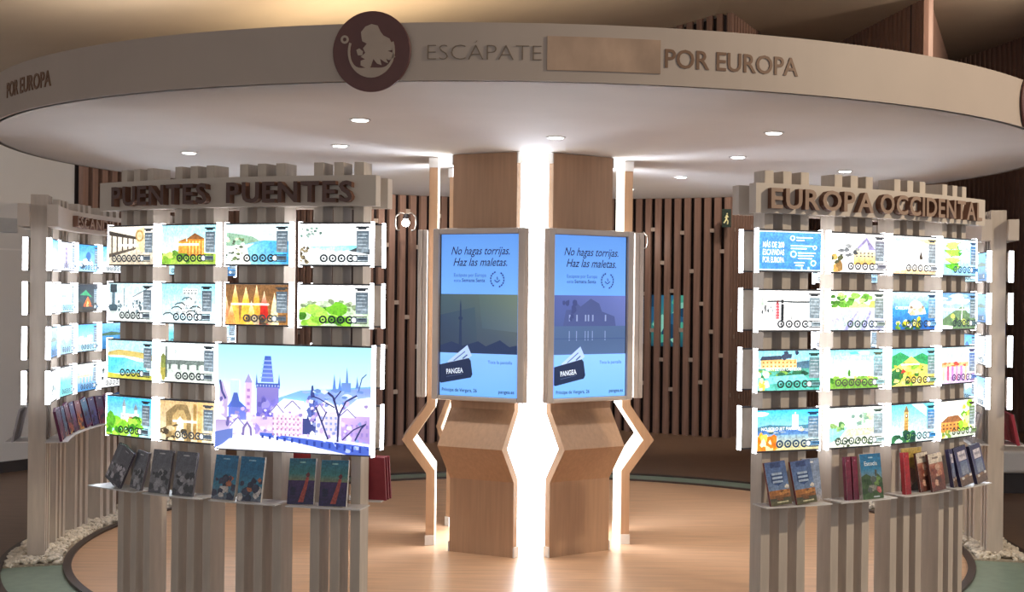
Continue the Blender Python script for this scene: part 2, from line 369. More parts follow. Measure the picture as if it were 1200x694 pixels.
def poster_lavender(p):
    p.grad('#f4fbf0', '#e4f2da'); p.blobs(34,0,.1,.78,.42,.06,.07,['#5d9a35','#8cc257','#3f7528','#b9dc8c']); p.blob(.78,.35,.08,.14,'#c9de6a'); p.rect(0,.42,1,.5,'#f2efe0'); p.rect(0,.48,1,1,'#cfcdea','#b9bfe2')
    for i in range(9): p.poly([(.08*i,1),(.3+.06*i,.5),(.34+.06*i,.5),(.08*i+.06,1)], p.r.choice(['#a3a5d8','#d9e2ee','#bcd3cf'])) 
    p.chrome(4,'#33403c','#7b8a86', x0=.32, caption=False)
def poster_cliff(p):
    p.grad('#bfe6f4', '#2f86cd', '#1f5fae'); p.rect(0,.42,1,.85,'#3a93d3','#2766b0'); p.poly([(.36,.55),(.4,.3),(.5,.2),(.62,.24),(.74,.42),(.78,.58),(.5,.62)], '#e9ddc8'); p.blobs(10,.4,.3,.72,.58,.04,.05,['#c3ab8c','#8d7a68','#f8f2e6'])
    p.blobs(24,0,.72,.6,1,.05,.07,['#e2d436','#5d8a2a','#f6ee8a','#ffffff','#2d5a2a']); p.text('CABILIAN', .06, .46, .09, '#ffffff', .01); p.chrome(4,'#182d4a','#6c9dbd', x0=.27, caption=False)
def poster_mill(p):
    p.grad('#5b8fc4', '#a9c3d3', '#6d8a7a'); p.blobs(8,0,.05,.8,.3,.16,.06,['#8fb3d3','#d3e0ea']); p.ridge([(0,.75),(.2,.6),(.45,.45),(.6,.35),(.75,.55),(1,.65)], '#5e7f5a'); p.blobs(10,.3,.6,.8,.9,.07,.06,['#87a35a','#c3cf6a','#3d5a3d']); p.line([(.6,.15),(.56,.75)],.02,'#f4f6f2'); p.rect(0,.44,.8,.48,'#f2f5f2'); p.poly([(0,.9),(.3,.92),(.3,1),(0,1)],'#ffffff'); p.chrome(4,'#263038','#4d6470', x0=.32, caption=False)
def poster_chateau(p):
    sky(p, '#7fd0ea', '#d9f2f0'); p.ridge([(.6,.3),(.8,.25),(1,.3)], '#4a6b82', .5); p.rect(.05,.22,.62,.45,'#e3b56f','#f2d6a2'); p.wins(.06,.25,.62,.44,9,2,'#a8793c'); p.poly([(.03,.24),(.06,.14),(.36,.12),(.38,.22)], '#37435a'); p.blobs(6,.4,.05,.62,.2,.03,.06,['#37435a','#26304a'])
    p.rect(0,.45,1,1,'#4f9a8a','#5cc3b4'); p.blobs(20,0,.48,.75,.72,.06,.05,['#2f6a4a','#7aa84a','#1f4a3a']); p.poly([(.1,.66),(.72,.6),(.8,.74),(.15,.85)], '#7fd6dd'); p.blobs(10,0,.55,.14,.98,.04,.08,['#e6cf5a','#8aa23a','#f6f0c0']); p.text('RUTA DE LOS CASTILLOS', .12, .5, .075, '#ffffff', .012, w=.56); p.chrome(4,'#1d3630','#5a7f84', x0=.30, caption=False)
def poster_turquoise(p):
    p.grad('#7fdcea', '#e2fbf6', '#fdfff6'); p.blobs(6,.05,.08,.7,.3,.12,.05,['#5ccbe2','#bdf0f2']); p.ridge([(0,.78),(.2,.72),(.45,.74),(.6,.68),(.9,.72)], '#6fa23f'); p.blobs(20,0,.7,.8,.85,.05,.05,['#3d7a2a','#8cc04a','#c9b06a']); p.blob(.35,.6,.025,.1,'#4a8a2e'); p.rect(.64,.2,.645,.7,'#c9dede'); p.chrome(6,'#4a4f3f','#7fa8b0', x0=.10, caption=False)
def poster_valley(p):
    p.grad('#6fc6ec', '#d3f0f2'); p.ridge([(0,.2),(.2,.08),(.45,.25),(.7,.12),(1,.3)], '#2f9a5a'); p.ridge([(0,.55),(.25,.38),(.45,.2),(.65,.4),(1,.5)], '#e2d068'); p.ridge([(0,.6),(.15,.5),(.3,.62),(.2,.9),(0,1)], '#2b6a3a'); p.blobs(34,.05,.4,.75,1,.05,.05,['#f0e28a','#c9b23f','#7fae3a','#3f7a2c','#f6f2c8']); p.poly([(.24,.52),(.32,.62),(.2,.66)],'#c8382c'); p.rect(.2,.4,.62,.44,'#ffffff'); p.chrome(4,'#2a3028','#5a8a80', x0=.27, caption=False)
def poster_port(p):
    sky(p, '#bfe8f6', '#e6f6fa')
    for x in (.18,.3,.44,.58): p.rect(x,.05,x+.012,.55,'#8fb6cc')
    p.rect(0,.42,.8,.55,'#ec9a6a','#f2b98a'); p.rect(0,.55,1,1,'#e6c4d6','#c9b4da')
    for i in range(6): p.rect(.03+.13*i,.52,.09+.13*i,.92,p.r.choice(['#d9567a','#e88aa8','#f2c9a0','#b87ac0']))
    p.blobs(10,0,.42,.78,.52,.05,.03,['#e8723a','#f6c98a','#d94a3a']); p.chrome(4,'#3a2f5a','#4d6aa8', x0=.22, caption=False)
def poster_river_city(p):
    sky(p, '#35b9ee', '#bfe9f2'); p.blobs(3,0,.02,.2,.12,.1,.05,['#ffffff']); p.ridge([(0,.42),(.2,.36),(.5,.4),(1,.36)], '#46758a'); p.rect(.56,.12,.66,.48,'#f2f4f6'); p.rect(.6,.06,.62,.2,'#dfe6ea'); p.rect(0,.5,1,.64,'#3f6aa8','#5a86b8'); p.rect(0,.62,1,1,'#7aa6c0','#d9c98a'); p.blobs(16,0,.66,.3,1,.05,.1,['#f59a2a','#ffcf5a','#e87820','#fff0c0']); p.blobs(10,.1,.5,.9,.62,.05,.03,['#2d4a3a','#8aa0b4','#e6d9b0'])
    p.text('NO SOLO JET PARISINO', .06, .5, .08, '#ffffff', .014, w=.66); p.chrome(4,'#14324f','#4a7396', x0=.30, caption=False)
def poster_canal(p):
    p.grad('#f2fdfa', '#ffffff', '#eef4e0'); p.blobs(14,.4,.2,.8,.5,.05,.06,['#8fb59a','#c9d6b0','#6d8f84']); p.rect(.6,.1,.64,.45,'#b4c9c0'); p.poly([(0,.5),(.35,.48),(.2,.75),(0,.9)], '#8fd6cf'); p.blobs(10,0,.42,.25,.56,.05,.06,['#4a7a4a','#86ad6a']); p.poly([(.35,.5),(.9,.5),(.9,.72),(.25,.76)], '#e9dfb4'); p.wins(.4,.5,.9,.6,9,1,'#9aa884'); p.blobs(24,.05,.75,.8,.98,.025,.03,['#5a6a4a','#c9d2b0','#39452f']); p.chrome(6,'#3a4a44','#8fa8ac', x0=.10)
def poster_clocktower(p):
    p.grad('#5ccbea', '#a6e6f0', '#e2f6f0'); p.rect(.3,.2,.4,.92,'#d3b06a','#b8863f'); p.poly([(.29,.2),(.35,.02),(.41,.2)], '#8a6f44'); p.ring(.35,.3,.06,.03,'#5a4a30','#fff6dc'); p.wins(.31,.4,.39,.85,3,6,'#8a6a38'); p.poly([(.45,0),(.8,.35),(.8,.1),(.7,0)], '#d9f6f8'); p.blobs(16,0,.78,.5,1,.07,.08,['#2f6a44','#6a9a4a','#1f4a34']); p.chrome(4,'#16323a','#2f78b4', x0=.30, caption=False)
def poster_village(p):
    p.grad('#fdfdf4', '#f2ead0'); p.rect(0,.55,.6,.85,'#d99a4a','#b8763a'); p.poly([(0,.58),(.2,.42),(.5,.4),(.66,.58)], '#8d5a34'); p.wins(.03,.6,.55,.8,5,2,'#5a3a24'); p.blobs(26,.55,.05,.85,.9,.07,.09,['#8ac52a','#b8e04a','#5a9a1e','#e2f29a']); p.rect(0,.85,1,1,'#c9d6c0'); p.blobs(6,0,.8,.3,.98,.05,.06,['#c9a84a','#6a8a3a']); p.chrome(4,'#2f2a20','#5f7a4a', x0=.28, caption=False)
def poster_nordic(kind):
    def f(p):
        if kind == 'tower': p.grad('#dfe8f6','#f4f6fb','#cfd3e2'); p.rect(.3,.1,.5,.9,'#b8a9c4','#8d84a8'); p.wins(.3,.15,.5,.8,2,4,'#6a6488')
        elif kind == 'church': p.grad('#2f9ade','#9fd6f2'); p.blobs(18,.05,.5,.75,.85,.08,.08,['#ffffff','#dfe9f2','#8fb0c9','#3f5a78']); p.blob(.5,.42,.12,.16,'#2f6aae',12,.05)
        elif kind == 'fjord': p.grad('#56b5ec','#e2f6fc'); p.ridge([(0,.5),(.3,.3),(.5,.52),(.8,.36),(1,.5)],'#a9c4d6'); p.rect(0,.6,1,1,'#cfe6ee','#f6fbfc')
        elif kind == 'pale_sea': p.grad('#dff4f8','#b4dfe8','#9fd0dc'); p.rect(.1,.4,.4,.46,'#7fb0bc')
        elif kind == 'tent': p.grad('#142030','#22404a','#40382e'); p.poly([(.1,.4),(.4,.2),(.75,.5),(.5,.42)],'#2f9a6a'); p.poly([(.25,.85),(.5,.45),(.75,.85)],'#e8722a'); p.poly([(.42,.85),(.5,.6),(.58,.85)],'#ffd98a')
        elif kind == 'spire': p.grad('#fbfefe','#f2f8f8'); p.poly([(.47,.8),(.5,.15),(.53,.8)],'#5a6a70'); p.blobs(10,.1,.65,.8,.8,.06,.05,['#8a989c','#c9d2d4'])
        elif kind == 'ice': p.grad('#c9e4ee','#e9f4f6'); p.ridge([(0,.6),(.25,.4),(.45,.6),(.7,.45),(1,.6)],'#8fb8cc')
        elif kind == 'harbour': p.grad('#4faee8','#bfe6f6'); p.rect(.1,.45,.3,.75,'#f4f0e6'); p.rect(.3,.5,.5,.75,'#d9d2c4'); p.rect(.5,.42,.75,.75,'#eef2f2'); p.wins(.1,.48,.75,.72,8,2,'#5a7890'); p.rect(0,.75,1,1,'#a9d3e6')
        elif kind == 'bluewater': p.grad('#7fc4ea','#4a8fc4','#2f6aa0'); p.ridge([(0,.4),(.4,.32),(1,.42)],'#4a6a5a',.48)
        elif kind == 'teal': p.grad('#dff2f2','#5ab4c4','#7fd0d6')
        elif kind == 'viaduct': p.grad('#e6efe4','#8fb8d6','#3f86c0'); p.rect(0,.4,.8,.48,'#d9c9a0'); [p.rect(.08+.16*i,.46,.12+.16*i,.7,'#c9b890') for i in range(5)]
        else: p.grad('#ffffff','#f6f8f6'); p.blobs(22,.05,.3,.78,.7,.05,.07,['#2f3a3c','#5a686a','#8a9698'])
        p.chrome(5,'#2f3c48','#6a8496', x0=.18, caption=False)
    return f
NORD = [poster_nordic(k) for k in ('tower','church','fjord','pale_sea','tent','spire','ice','harbour','bluewater','teal','viaduct','skyline')]
NORD_L = ['a lilac tower','a white church with a blue dome','a pale fjord','a pale blue sea','an orange tent at night','a thin church spire','icy hills','white harbour houses','blue water','teal water','a viaduct over blue water','a black skyline on white']

def poster_prague(p):
    p.grad('#a9ecf6', '#cdf6fb', '#e9fbff', '#f4f2ff'); p.poly([(.4,.5),(.55,.42),(.72,.4),(1,.36),(1,.6),(.4,.62)], '#7fb2e0'); p.poly([(.62,.46),(.8,.4),(1,.38),(1,.62),(.6,.6)], '#8aa0dc')
    p.poly([(.29,.35),(.315,.1),(.355,.1),(.375,.35)], ['#6a8ae0','#3f5fc0','#4a6acc','#7a8ae6'])
    for i in range(5): p.rect(.302-.004*i,.14+.04*i,.36+.004*i,.152+.04*i,'#9ab4f0')
    for x in (.263,.41): p.poly([(x-.008,.38),(x,.26),(x+.008,.38)],'#5a78c8')
    p.rect(.26,.36,.415,.41,'#4a62b8'); p.wins(.26,.365,.415,.405,8,1,'#a9b8ea'); p.rect(.265,.4,.41,.72,'#8f84d0','#6f6cc0'); p.wins(.28,.46,.4,.62,2,1,'#5f62b8',.2); p.blobs(16,.27,.45,.4,.7,.014,.03,['#7a74c6','#9c94da','#6460b4'])
    p.rect(.09,.34,.15,.6,'#c9e2f0'); p.rect(.19,.36,.235,.68,'#e6c4e6'); p.poly([(.185,.36),(.212,.27),(.24,.36)],'#a9a0d6'); p.wins(.19,.4,.235,.66,1,4,'#b088c8')
    p.poly([(.07,.6),(.1,.54),(.115,.46),(.14,.46),(.155,.54),(.2,.6)], '#4f6ac0'); p.rect(.08,.6,.2,.72,'#6a7acc')
    p.rect(.2,.68,.4,.86,'#d9c6ee','#b8a4dc'); p.blob(.25,.8,.04,.06,'#8f80b8',10,.1); p.rect(.1,.74,.26,.88,'#e2daf0','#f4f0fa'); p.rect(.38,.58,.58,.88,'#ead4e6','#d9c8e4'); p.wins(.4,.64,.57,.86,6,4,'#d0a4b8',.4); p.poly([(.37,.6),(.45,.5),(.58,.52),(.6,.62)],'#ffffff')
    p.rect(.66,.56,.82,.84,'#d9d2ec'); p.wins(.68,.64,.8,.8,4,3,'#8f9cd0'); p.poly([(.64,.6),(.72,.5),(.84,.6)],'#ffffff'); p.rect(.82,.64,1,.9,'#c4aadc','#a890cc'); p.poly([(.8,.64),(.92,.48),(1,.46),(1,.64)],'#f4fbff'); p.wins(.84,.7,1,.85,5,2,'#9a86c4')
    for x, t, b in ((.775,.24,.4),(.81,.27,.4),(.855,.18,.42),(.92,.26,.38)): p.poly([(x-.012,b),(x-.004,t+.06),(x,t),(x+.004,t+.06),(x+.012,b)],'#5f86cc')
    p.rect(.82,.33,.88,.42,'#6f92d2')
    p.rect(.575,.68,.66,.83,'#3f4a86'); p.poly([(.6,.7),(.62,.5),(.63,.37),(.64,.36),(.655,.5),(.66,.7)],'#3a4684'); p.blobs(14,.58,.5,.66,.72,.012,.04,['#33407e','#5a6ab0','#e2ecff']); p.poly([(.025,.66),(.03,.4),(.045,.34),(.07,.44),(.085,.5),(.08,.72)],'#c4b2dc'); p.line([(.03,.34),(.045,.45),(.07,.52)],.012,'#4f4f90'); p.rect(0,.72,.1,.88,'#b9a6d6','#d9cdea'); p.blobs(8,0,.5,.09,.85,.012,.03,['#6f68a8','#efe6f8'])
    p.poly([(0,.84),(.12,.8),(.12,.9),(0,1)], '#6a80cc'); p.poly([(.3,.83),(.6,.84),(1,.92),(1,1),(.85,1),(.5,.9),(.3,.87)], '#4f6ac8'); p.blobs(26,.35,.86,1,.98,.016,.018,['#8aa6ea','#3a52b0','#b8c9f6'])
    p.poly([(.1,.9),(.32,.86),(.5,.9),(.86,1),(.02,1)], '#fbfdff'); p.line([(.4,.83),(1,.905)],.012,'#ffffff')
    p.blobs(60,.09,.6,.58,.86,.012,.016,['#ffffff','#cdb8e4','#e9dcf4','#9a8cc8','#f4d6e6'])
    p.blobs(46,.62,.5,1,.86,.012,.018,['#ffffff','#d3bce8','#8f9cd6','#f0dcec','#a690cc']); p.blobs(24,.6,.4,1,.52,.02,.014,['#dff0fb','#6f92d2','#9ab8e6'])
    for x0_, x1_, yy in ((.38,.47,.6),(.47,.58,.56),(.66,.74,.58),(.82,.93,.62),(.12,.22,.74)): p.poly([(x0_,yy+.03),((x0_+x1_)/2,yy-.05),(x1_,yy+.03)], '#fbfdff'); p.line([(x0_,yy+.03),((x0_+x1_)/2,yy-.05),(x1_,yy+.03)], .006, '#8a80bc')
    p.wins(.39,.66,.58,.86,7,4,'#b48cb0',.42); p.poly([(.2,.86),(.205,.78),(.235,.72),(.265,.78),(.27,.86)], '#7f74b0'); p.poly([(.215,.86),(.22,.79),(.236,.75),(.252,.79),(.256,.86)], '#f2eaf8')
    for i in range(14): p.rect(.33+.048*i,.845+.0055*i,.345+.048*i,.875+.0075*i,'#2f46a4')
    tr = '#33386e'
    p.line([(.82,.88),(.825,.64),(.79,.46),(.755,.42)],.011,tr); p.line([(.825,.64),(.87,.5),(.94,.44)],.008,tr); p.line([(.79,.5),(.84,.4)],.006,tr); p.line([(.76,.86),(.72,.7),(.68,.56)],.009,tr); p.line([(.72,.7),(.75,.6)],.006,tr); p.line([(.93,.86),(.97,.74),(1,.7)],.008,tr); p.line([(.8,.56),(.7,.48),(.66,.46)],.006,tr); p.line([(.95,.4),(.97,.28),(1,.24)],.006,'#4f68a8'); p.line([(.85,.86),(.92,.76),(1,.7)],.006,tr)

# ================================================================== THE SETTING
fl = MB().add([(-14,-3,-.012),(14,-3,-.012),(14,22,-.012),(-14,22,-.012),(-14,-3,-.1),(14,-3,-.1),(14,22,-.1),(-14,22,-.1)], [(0,1,2,3),(7,6,5,4),(4,5,1,0),(5,6,2,1),(6,7,3,2),(7,4,0,3)])
struct(fl.build('floor', M['outer_floor']))
def disc(R, z, n=160):
    return MB().lathe([(0, z-.012), (R, z-.012), (R, z), (0, z)], n)
struct(disc(R_WOOD-.012, .0).build('floor_wood', M['wood_floor'], None, (CX, CY, 0)))
struct(MB().sector(R_WOOD-.015, R_WOOD+.03, -.011, .012, 0, 360, 180).build('trim_1', M['rim']))
struct(MB().sector(R_TRENCH-.02, R_TRENCH+.02, -.011, .010, 0, 360, 180).build('trim_2', M['rim']))
struct(MB().sector(R_WOOD+.03, R_TRENCH-.02, -.011, -.004, 0, 360, 180).build('floor_threshold', M['green']))

# pebble beds below the partitions
BEDS = [(-138, -70, 'left'), (-38.5, -8, 'front left'), (19, 49.5, 'front right'), (79, 138, 'right')]
_ico = None
def pebbles(a0, a1, n, seed):
    rnd = random.Random(seed); t = (1+5**.5)/2
    base = [Vector(v).normalized() for v in ((-1,t,0),(1,t,0),(-1,-t,0),(1,-t,0),(0,-1,t),(0,1,t),(0,-1,-t),(0,1,-t),(t,0,-1),(t,0,1),(-t,0,-1),(-t,0,1))]
    F = [(0,11,5),(0,5,1),(0,1,7),(0,7,10),(0,10,11),(1,5,9),(5,11,4),(11,10,2),(10,7,6),(7,1,8),(3,9,4),(3,4,2),(3,2,6),(3,6,8),(3,8,9),(4,9,5),(2,4,11),(6,2,10),(8,6,7),(9,8,1)]
    mb = MB()
    for i in range(n):
        a = rnd.uniform(a0+.4, a1-.4); r = rnd.uniform(R_WOOD+.055, R_TRENCH-.045); c = pol(a, r, rnd.uniform(.006, .034))
        s = rnd.uniform(.013, .025); q = Matrix.Rotation(rnd.uniform(0, 6), 3, 'Z') @ Matrix.Rotation(rnd.uniform(-.5, .5), 3, 'X') @ Matrix.Diagonal((s*rnd.uniform(1, 1.5), s, s*rnd.uniform(.6, .9)))
        mb.add([c + q @ (v*rnd.uniform(.85, 1.15)) for v in base], F)
    return mb
for k, (a0, a1, wd) in enumerate(BEDS):
    g = MB().sector(R_WOOD+.032, R_TRENCH-.022, -.005, .006, a0, a1, 40).build('gravel_bed', M['gravel_bed']); struct(g)
    o = pebbles(a0, a1, int(42*(a1-a0)), 5+k).build('pebbles', M['pebble'])
    tag(o, 'loose pale pebbles around the post feet of the %s partition' % wd, 'pebbles'); o['kind'] = 'stuff'

cl_ = MB()
for xa, xb in ((-8.0, 1.5), (1.5, 14)):
    za, zb = ceil_z(xa), ceil_z(xb)
    cl_.add([(xa,-3,za),(xb,-3,zb),(xb,22,zb),(xa,22,za),(xa,-3,za+.1),(xb,-3,zb+.1),(xb,22,zb+.1),(xa,22,za+.1)], [(3,2,1,0),(4,5,6,7),(0,1,5,4),(1,2,6,5),(2,3,7,6),(3,0,4,7)])
struct(cl_.build('ceiling', M['ceiling']))

# white wall at the left and folded slat wall at the back
def wall_run(name, pts, mt, h, th=.12):
    mb = MB()
    for (x0, y0), (x1, y1) in zip(pts, pts[1:]):
        d = Vector((x1-x0, y1-y0, 0)); n = Vector((-d.y, d.x, 0)).normalized()*th
        q = [Vector((x0,y0,0)), Vector((x1,y1,0)), Vector((x1,y1,0))+n, Vector((x0,y0,0))+n]
        V = [(p.x, p.y, -.012) for p in q] + [(p.x, p.y, ceil_z(p.x)) for p in q]
        mb.add(V, [(3,2,1,0),(4,5,6,7),(0,1,5,4),(1,2,6,5),(2,3,7,6),(3,0,4,7)])
    return struct(mb.build(name, mt))
LW = [(-7.2, 7.5), (-4.65, 11.83)]
wall_run('wall_left', LW, M['white_wall'], Z_CEIL)
d = Vector((LW[1][0]-LW[0][0], LW[1][1]-LW[0][1], 0)).normalized(); nrm = Vector((d.y, -d.x, 0))
bb = MB(); Mx = Matrix.Translation((LW[0][0], LW[0][1], 0)) @ Matrix.Rotation(math.atan2(d.y, d.x), 4, 'Z')
bb.box(0, 5.02, -.02, .0, -.012, .085, Mx); struct(bb.build('baseboard_left', M['baseboard']))
struct(MB().box(0, 5.02, -.006, .0, 1.925, 1.94, Mx).build('trim_3', M['acrylic']))

ZIG = [(-4.65, 11.83), (-3.6, 14.3), (-2.6, 13.2), (-.9, 14.4), (.3, 15.45), (1.63, 14.72), (3.0, 18.0), (3.68, 14.05), (5.0, 17.9), (5.9, 13.6), (7.4, 15.5)]
BK = .10
wb = wall_run('wall_back', ZIG, M['slat_back'], Z_CEIL)
SW, SD, PITCH = .068, .05, .122
slat_me = MB().box(-SW/2, SW/2, -BK, -BK+SD, 0, Z_CEIL).mesh('slat', M['slat'])
spacer_me = MB().box(-(PITCH-SW)/2, (PITCH-SW)/2, -BK+.006, -BK+.045, -.022, .022).mesh('spacer', M['spacer'])
rnd = random.Random(4); ns = 0
nrm_ = []
for (x0, y0), (x1, y1) in zip(ZIG, ZIG[1:]):
    d = Vector((x1-x0, y1-y0)).normalized(); nrm_.append(Vector((d.y, -d.x)))
for i, ((x0, y0), (x1, y1)) in enumerate(zip(ZIG, ZIG[1:])):
    d = Vector((x1-x0, y1-y0, 0)); L = d.length; d /= L; a = math.atan2(d.y, d.x)
    def mitre(j):                                             # how far the slat row runs past corner j
        if j <= 0 or j >= len(nrm_): return 0.
        m = (nrm_[j-1]+nrm_[j])*BK/(1+nrm_[j-1].dot(nrm_[j])); return m.dot(d.to_2d())
    u0, u1 = max(-.5, min(.6, mitre(i))) + SW/2, L + max(-.6, min(.5, mitre(i+1))) - SW/2
    n = round((u1-u0)/PITCH); st = (u1-u0)/n
    for k in range(n+1):
        p = Vector((x0, y0, -.012)) + d*(u0+k*st)
        o = link('slat', slat_me, wb, p, (0, 0, a)); o.scale = (1, 1, (ceil_z(p.x)+.012)/Z_CEIL); ns += 1
        if k < n and i not in (0, 6, 8):
            for z in ([.55, 1.25, 2.0][k % 3] + rnd.uniform(-.12, .12), [1.55, 2.45, .95][k % 3] + rnd.uniform(-.12, .12)):
                link('spacer', spacer_me, wb, p + d*st/2 + Vector((0, 0, z)), (0, 0, a))

# ================================================================== CANOPY
can = thing('round_canopy', 'big round white ceiling canopy with lettered band on its rim', 'canopy', (CX, CY, Z_SOF))
o_ = Vector((CX, CY, Z_SOF))
MB().lathe([(0, 0), (R_CAN-.012, 0), (R_CAN-.012, .02), (0, .02)], 192).build('soffit', M['canopy'], can)
MB().sector(R_CAN-.03, R_CAN, Z_SOF, Z_FAS, 0, 360, 240, o_).build('fascia', M['fascia'], can, smooth=False)
MB().lathe([(0, Z_FAS-Z_SOF-.02), (R_CAN-.03, Z_FAS-Z_SOF-.02), (R_CAN-.03, Z_FAS-Z_SOF), (0, Z_FAS-Z_SOF)], 96).build('top_cover', M['canopy'], can)

def curved_text(name, body, a0, a1, z0, z1, R, mt, parent, bold=0., depth=.004):
    V, F, x0, x1, y0, y1 = text_geo(body, bold, 0., .5)
    o = Vector(parent.location); P = []
    for v in V:
        a = a0 + (a1-a0)*(v[0]-x0)/(x1-x0); z = z0 + (z1-z0)*v[1]/.73
        P.append(pol(a, R + depth*(v[2]+.5), z) - o)
    return MB().add(P, F).build(name, mt, parent)
curved_text('lettering', 'ESCÁPATE', -5.2, 3.0, 2.540, 2.607, R_CAN, M['grey_letter'], can, -.028)
curved_text('lettering', 'POR EUROPA', 12.0, 22.67, 2.531, 2.610, R_CAN, M['brown_letter'], can, .012)
curved_text('lettering', 'POR EUROPA', -51.6, -41.6, 2.545, 2.622, R_CAN, M['brown_letter'], can, .012)
MB().sector(R_CAN, R_CAN+.006, 2.503, 2.640, 3.4, 11.65, 14, o_).build('stand_in_plate', M['bronze'], can)['label'] = 'made-up bronze plate standing in for a blurred stretch of band'  # plate made up to fill a blurred stretch of the band

def logo(phi):
    p = pol(phi, R_CAN+.004, 2.575); rt = (0, 0, R_(phi)); k = .164
    g = link('emblem', MB().lathe([(0, 0), (k, 0), (k, .008), (k-.002, .010), (0, .010)], 64, Matrix.Rotation(math.pi/2, 4, 'X')).mesh('emblem', M['maroon']), can, p-o_, rt)
    g['label'] = 'maroon disc with a beige map emblem'
    def shape(pts, th=.003):
        q = [((x-.5)*2*k*.96, (.5-y)*2*k*.96) for x, y in pts]; n = len(q)
        V = [(x, -.0102, z) for x, z in q] + [(x, -.0102-th, z) for x, z in q]
        return MB().add(V, [tuple(range(n)), tuple(range(2*n-1, n-1, -1))] + [(i, i+n, (i+1) % n+n, (i+1) % n) for i in range(n)])
    land = [(.37,.33),(.36,.25),(.42,.18),(.50,.15),(.58,.17),(.62,.25),(.66,.30),(.74,.34),(.78,.42),(.78,.49),(.72,.50),(.80,.53),(.82,.58),(.74,.62),(.70,.60),(.73,.66),(.68,.64),(.62,.60),(.64,.68),(.58,.66),(.53,.60),(.50,.68),(.48,.72),(.42,.71),(.36,.68),(.36,.62),(.42,.60),(.36,.57),(.42,.52),(.39,.46),(.44,.40),(.38,.37)]
    shape(land).build('map_shape', M['emblem'], g)
    shape([(.30,.48),(.34,.46),(.39,.50),(.38,.55),(.32,.55)]).build('map_shape', M['emblem'], g)
    arc = []
    for i in range(25):
        a = R_(200-i*9.2); arc.append((.5+.315*math.cos(a), .5+.34*math.sin(a)))
    for i in range(24, -1, -1):
        a = R_(200-i*9.2); wd = .03 + .10*max(0, math.sin(a))**3; arc.append((.5+(.315-.03)*math.cos(a), .5+(.34-wd)*math.sin(a)))
    shape(arc).build('arc', M['emblem'], g)
    MB().lathe([(.008, -.0102), (.017, -.0102), (.017, -.013), (.008, -.013), (.008, -.0102)], 20, Matrix.Translation((-.113, 0, .05)) @ Matrix.Rotation(-math.pi/2, 4, 'X')).build('small_ring', M['emblem'], g)
logo(-9.27); logo(53.6)

# downlights let into the canopy
DL = [(2.15,-21,'outer','above the left sign'),(2.15,-80,'outer','at the far left of the canopy'),(2.15,38.5,'outer','above the right sign'),(2.15,99,'outer','behind the right sign'),(2.15,160.5,'outer','far back beside the right screen'),
      (1.385,-51.5,'inner','left of the light column'),(1.385,8,'inner','right in front of the light column'),(1.385,69.5,'inner','right of the light column'),(1.385,130.5,'inner','back right of the light column')]
dl_d = bpy.data.lights.new('downlight_lamp', 'SPOT'); dl_d.energy = 40; dl_d.spot_size = R_(95); dl_d.spot_blend = .8; dl_d.shadow_soft_size = .04; dl_d.color = (1, .95, .88)
for r, a, wd, wh in DL:
    t = thing('downlight', 'small round downlight in the canopy, %s ring, %s' % (wd, wh), 'ceiling light', pol(a, r, Z_SOF-.006), 0, 'downlights in the canopy')
    MB().lathe([(.042, .0), (.053, .0), (.055, .003), (.055, .006), (.042, .006)], 28).build('trim_ring', M['cap'], t)
    MB().lathe([(0, -.003), (.036, -.003), (.042, .001), (.042, .005), (0, .005)], 28).build('lens', M['lens'], t)
    link('lamp', dl_d, t, (0, 0, -.012))

# ================================================================== LIGHT COLUMN
ROT = math.degrees(.0876)
ca_ = Vector((CX, CY, 0))
colm = thing('light_column', 'glowing white column inside six kinked beech boards under the canopy', 'column', ca_)
MB().lathe([(0, .002), (.30, .002), (.30, Z_SOF-.004), (0, Z_SOF-.004)], 6, Matrix.Rotation(R_(ROT), 4, 'Z')).build('glowing_core', M['core'], colm)
AO = .605; TH = .052; HW = .223
prof = [(AO, .0), (AO, .455), (AO+.155, .668), (AO, .892), (AO, Z_SOF-.004)]
inn = [(AO-TH, .0), (AO-TH, .472), (AO+.155-.068, .668), (AO-TH, .875), (AO-TH, Z_SOF-.004)]
def strip(out, inn_, hw):
    pts = out + inn_[::-1]; n = len(pts); m = len(out)
    V = [(-hw, -dd, z) for dd, z in pts] + [(hw, -dd, z) for dd, z in pts]
    F = [(i, (i+1) % n, (i+1) % n+n, i+n) for i in range(n)]
    for s in (0, n):
        for i in range(m-1):
            q = [s+i, s+i+1, s+n-2-i, s+n-1-i]; F.append(tuple(q) if s else tuple(q[::-1]))
    return MB().add(V, F)
board_me = strip(prof, inn, HW).mesh('board', M['beech'])
lin_me = strip([(a-.0005, z) for a, z in inn], [(a-.004, z) for a, z in inn], HW-.006).mesh('inner_lining', M['lining'])
cap_me = MB().box(-.004, .004, -AO-.004, -AO+TH+.004, 0, .062).mesh('end_cap', M['cap'])
for ang in (-30, 30, -90, 90, -150, 150):
    rz = (0, 0, R_(ang+ROT)); off = {30: 0., 90: .043, 150: .07}[abs(ang)]; b = link('board', board_me, colm, (math.sin(rz[2])*off, -math.cos(rz[2])*off, 0), rz)
    link('inner_lining', lin_me, b)
    for s in (-1, 1):
        for z in (.001, Z_SOF-.068): link('end_cap', cap_me, b, (s*(HW+.004), 0, z))

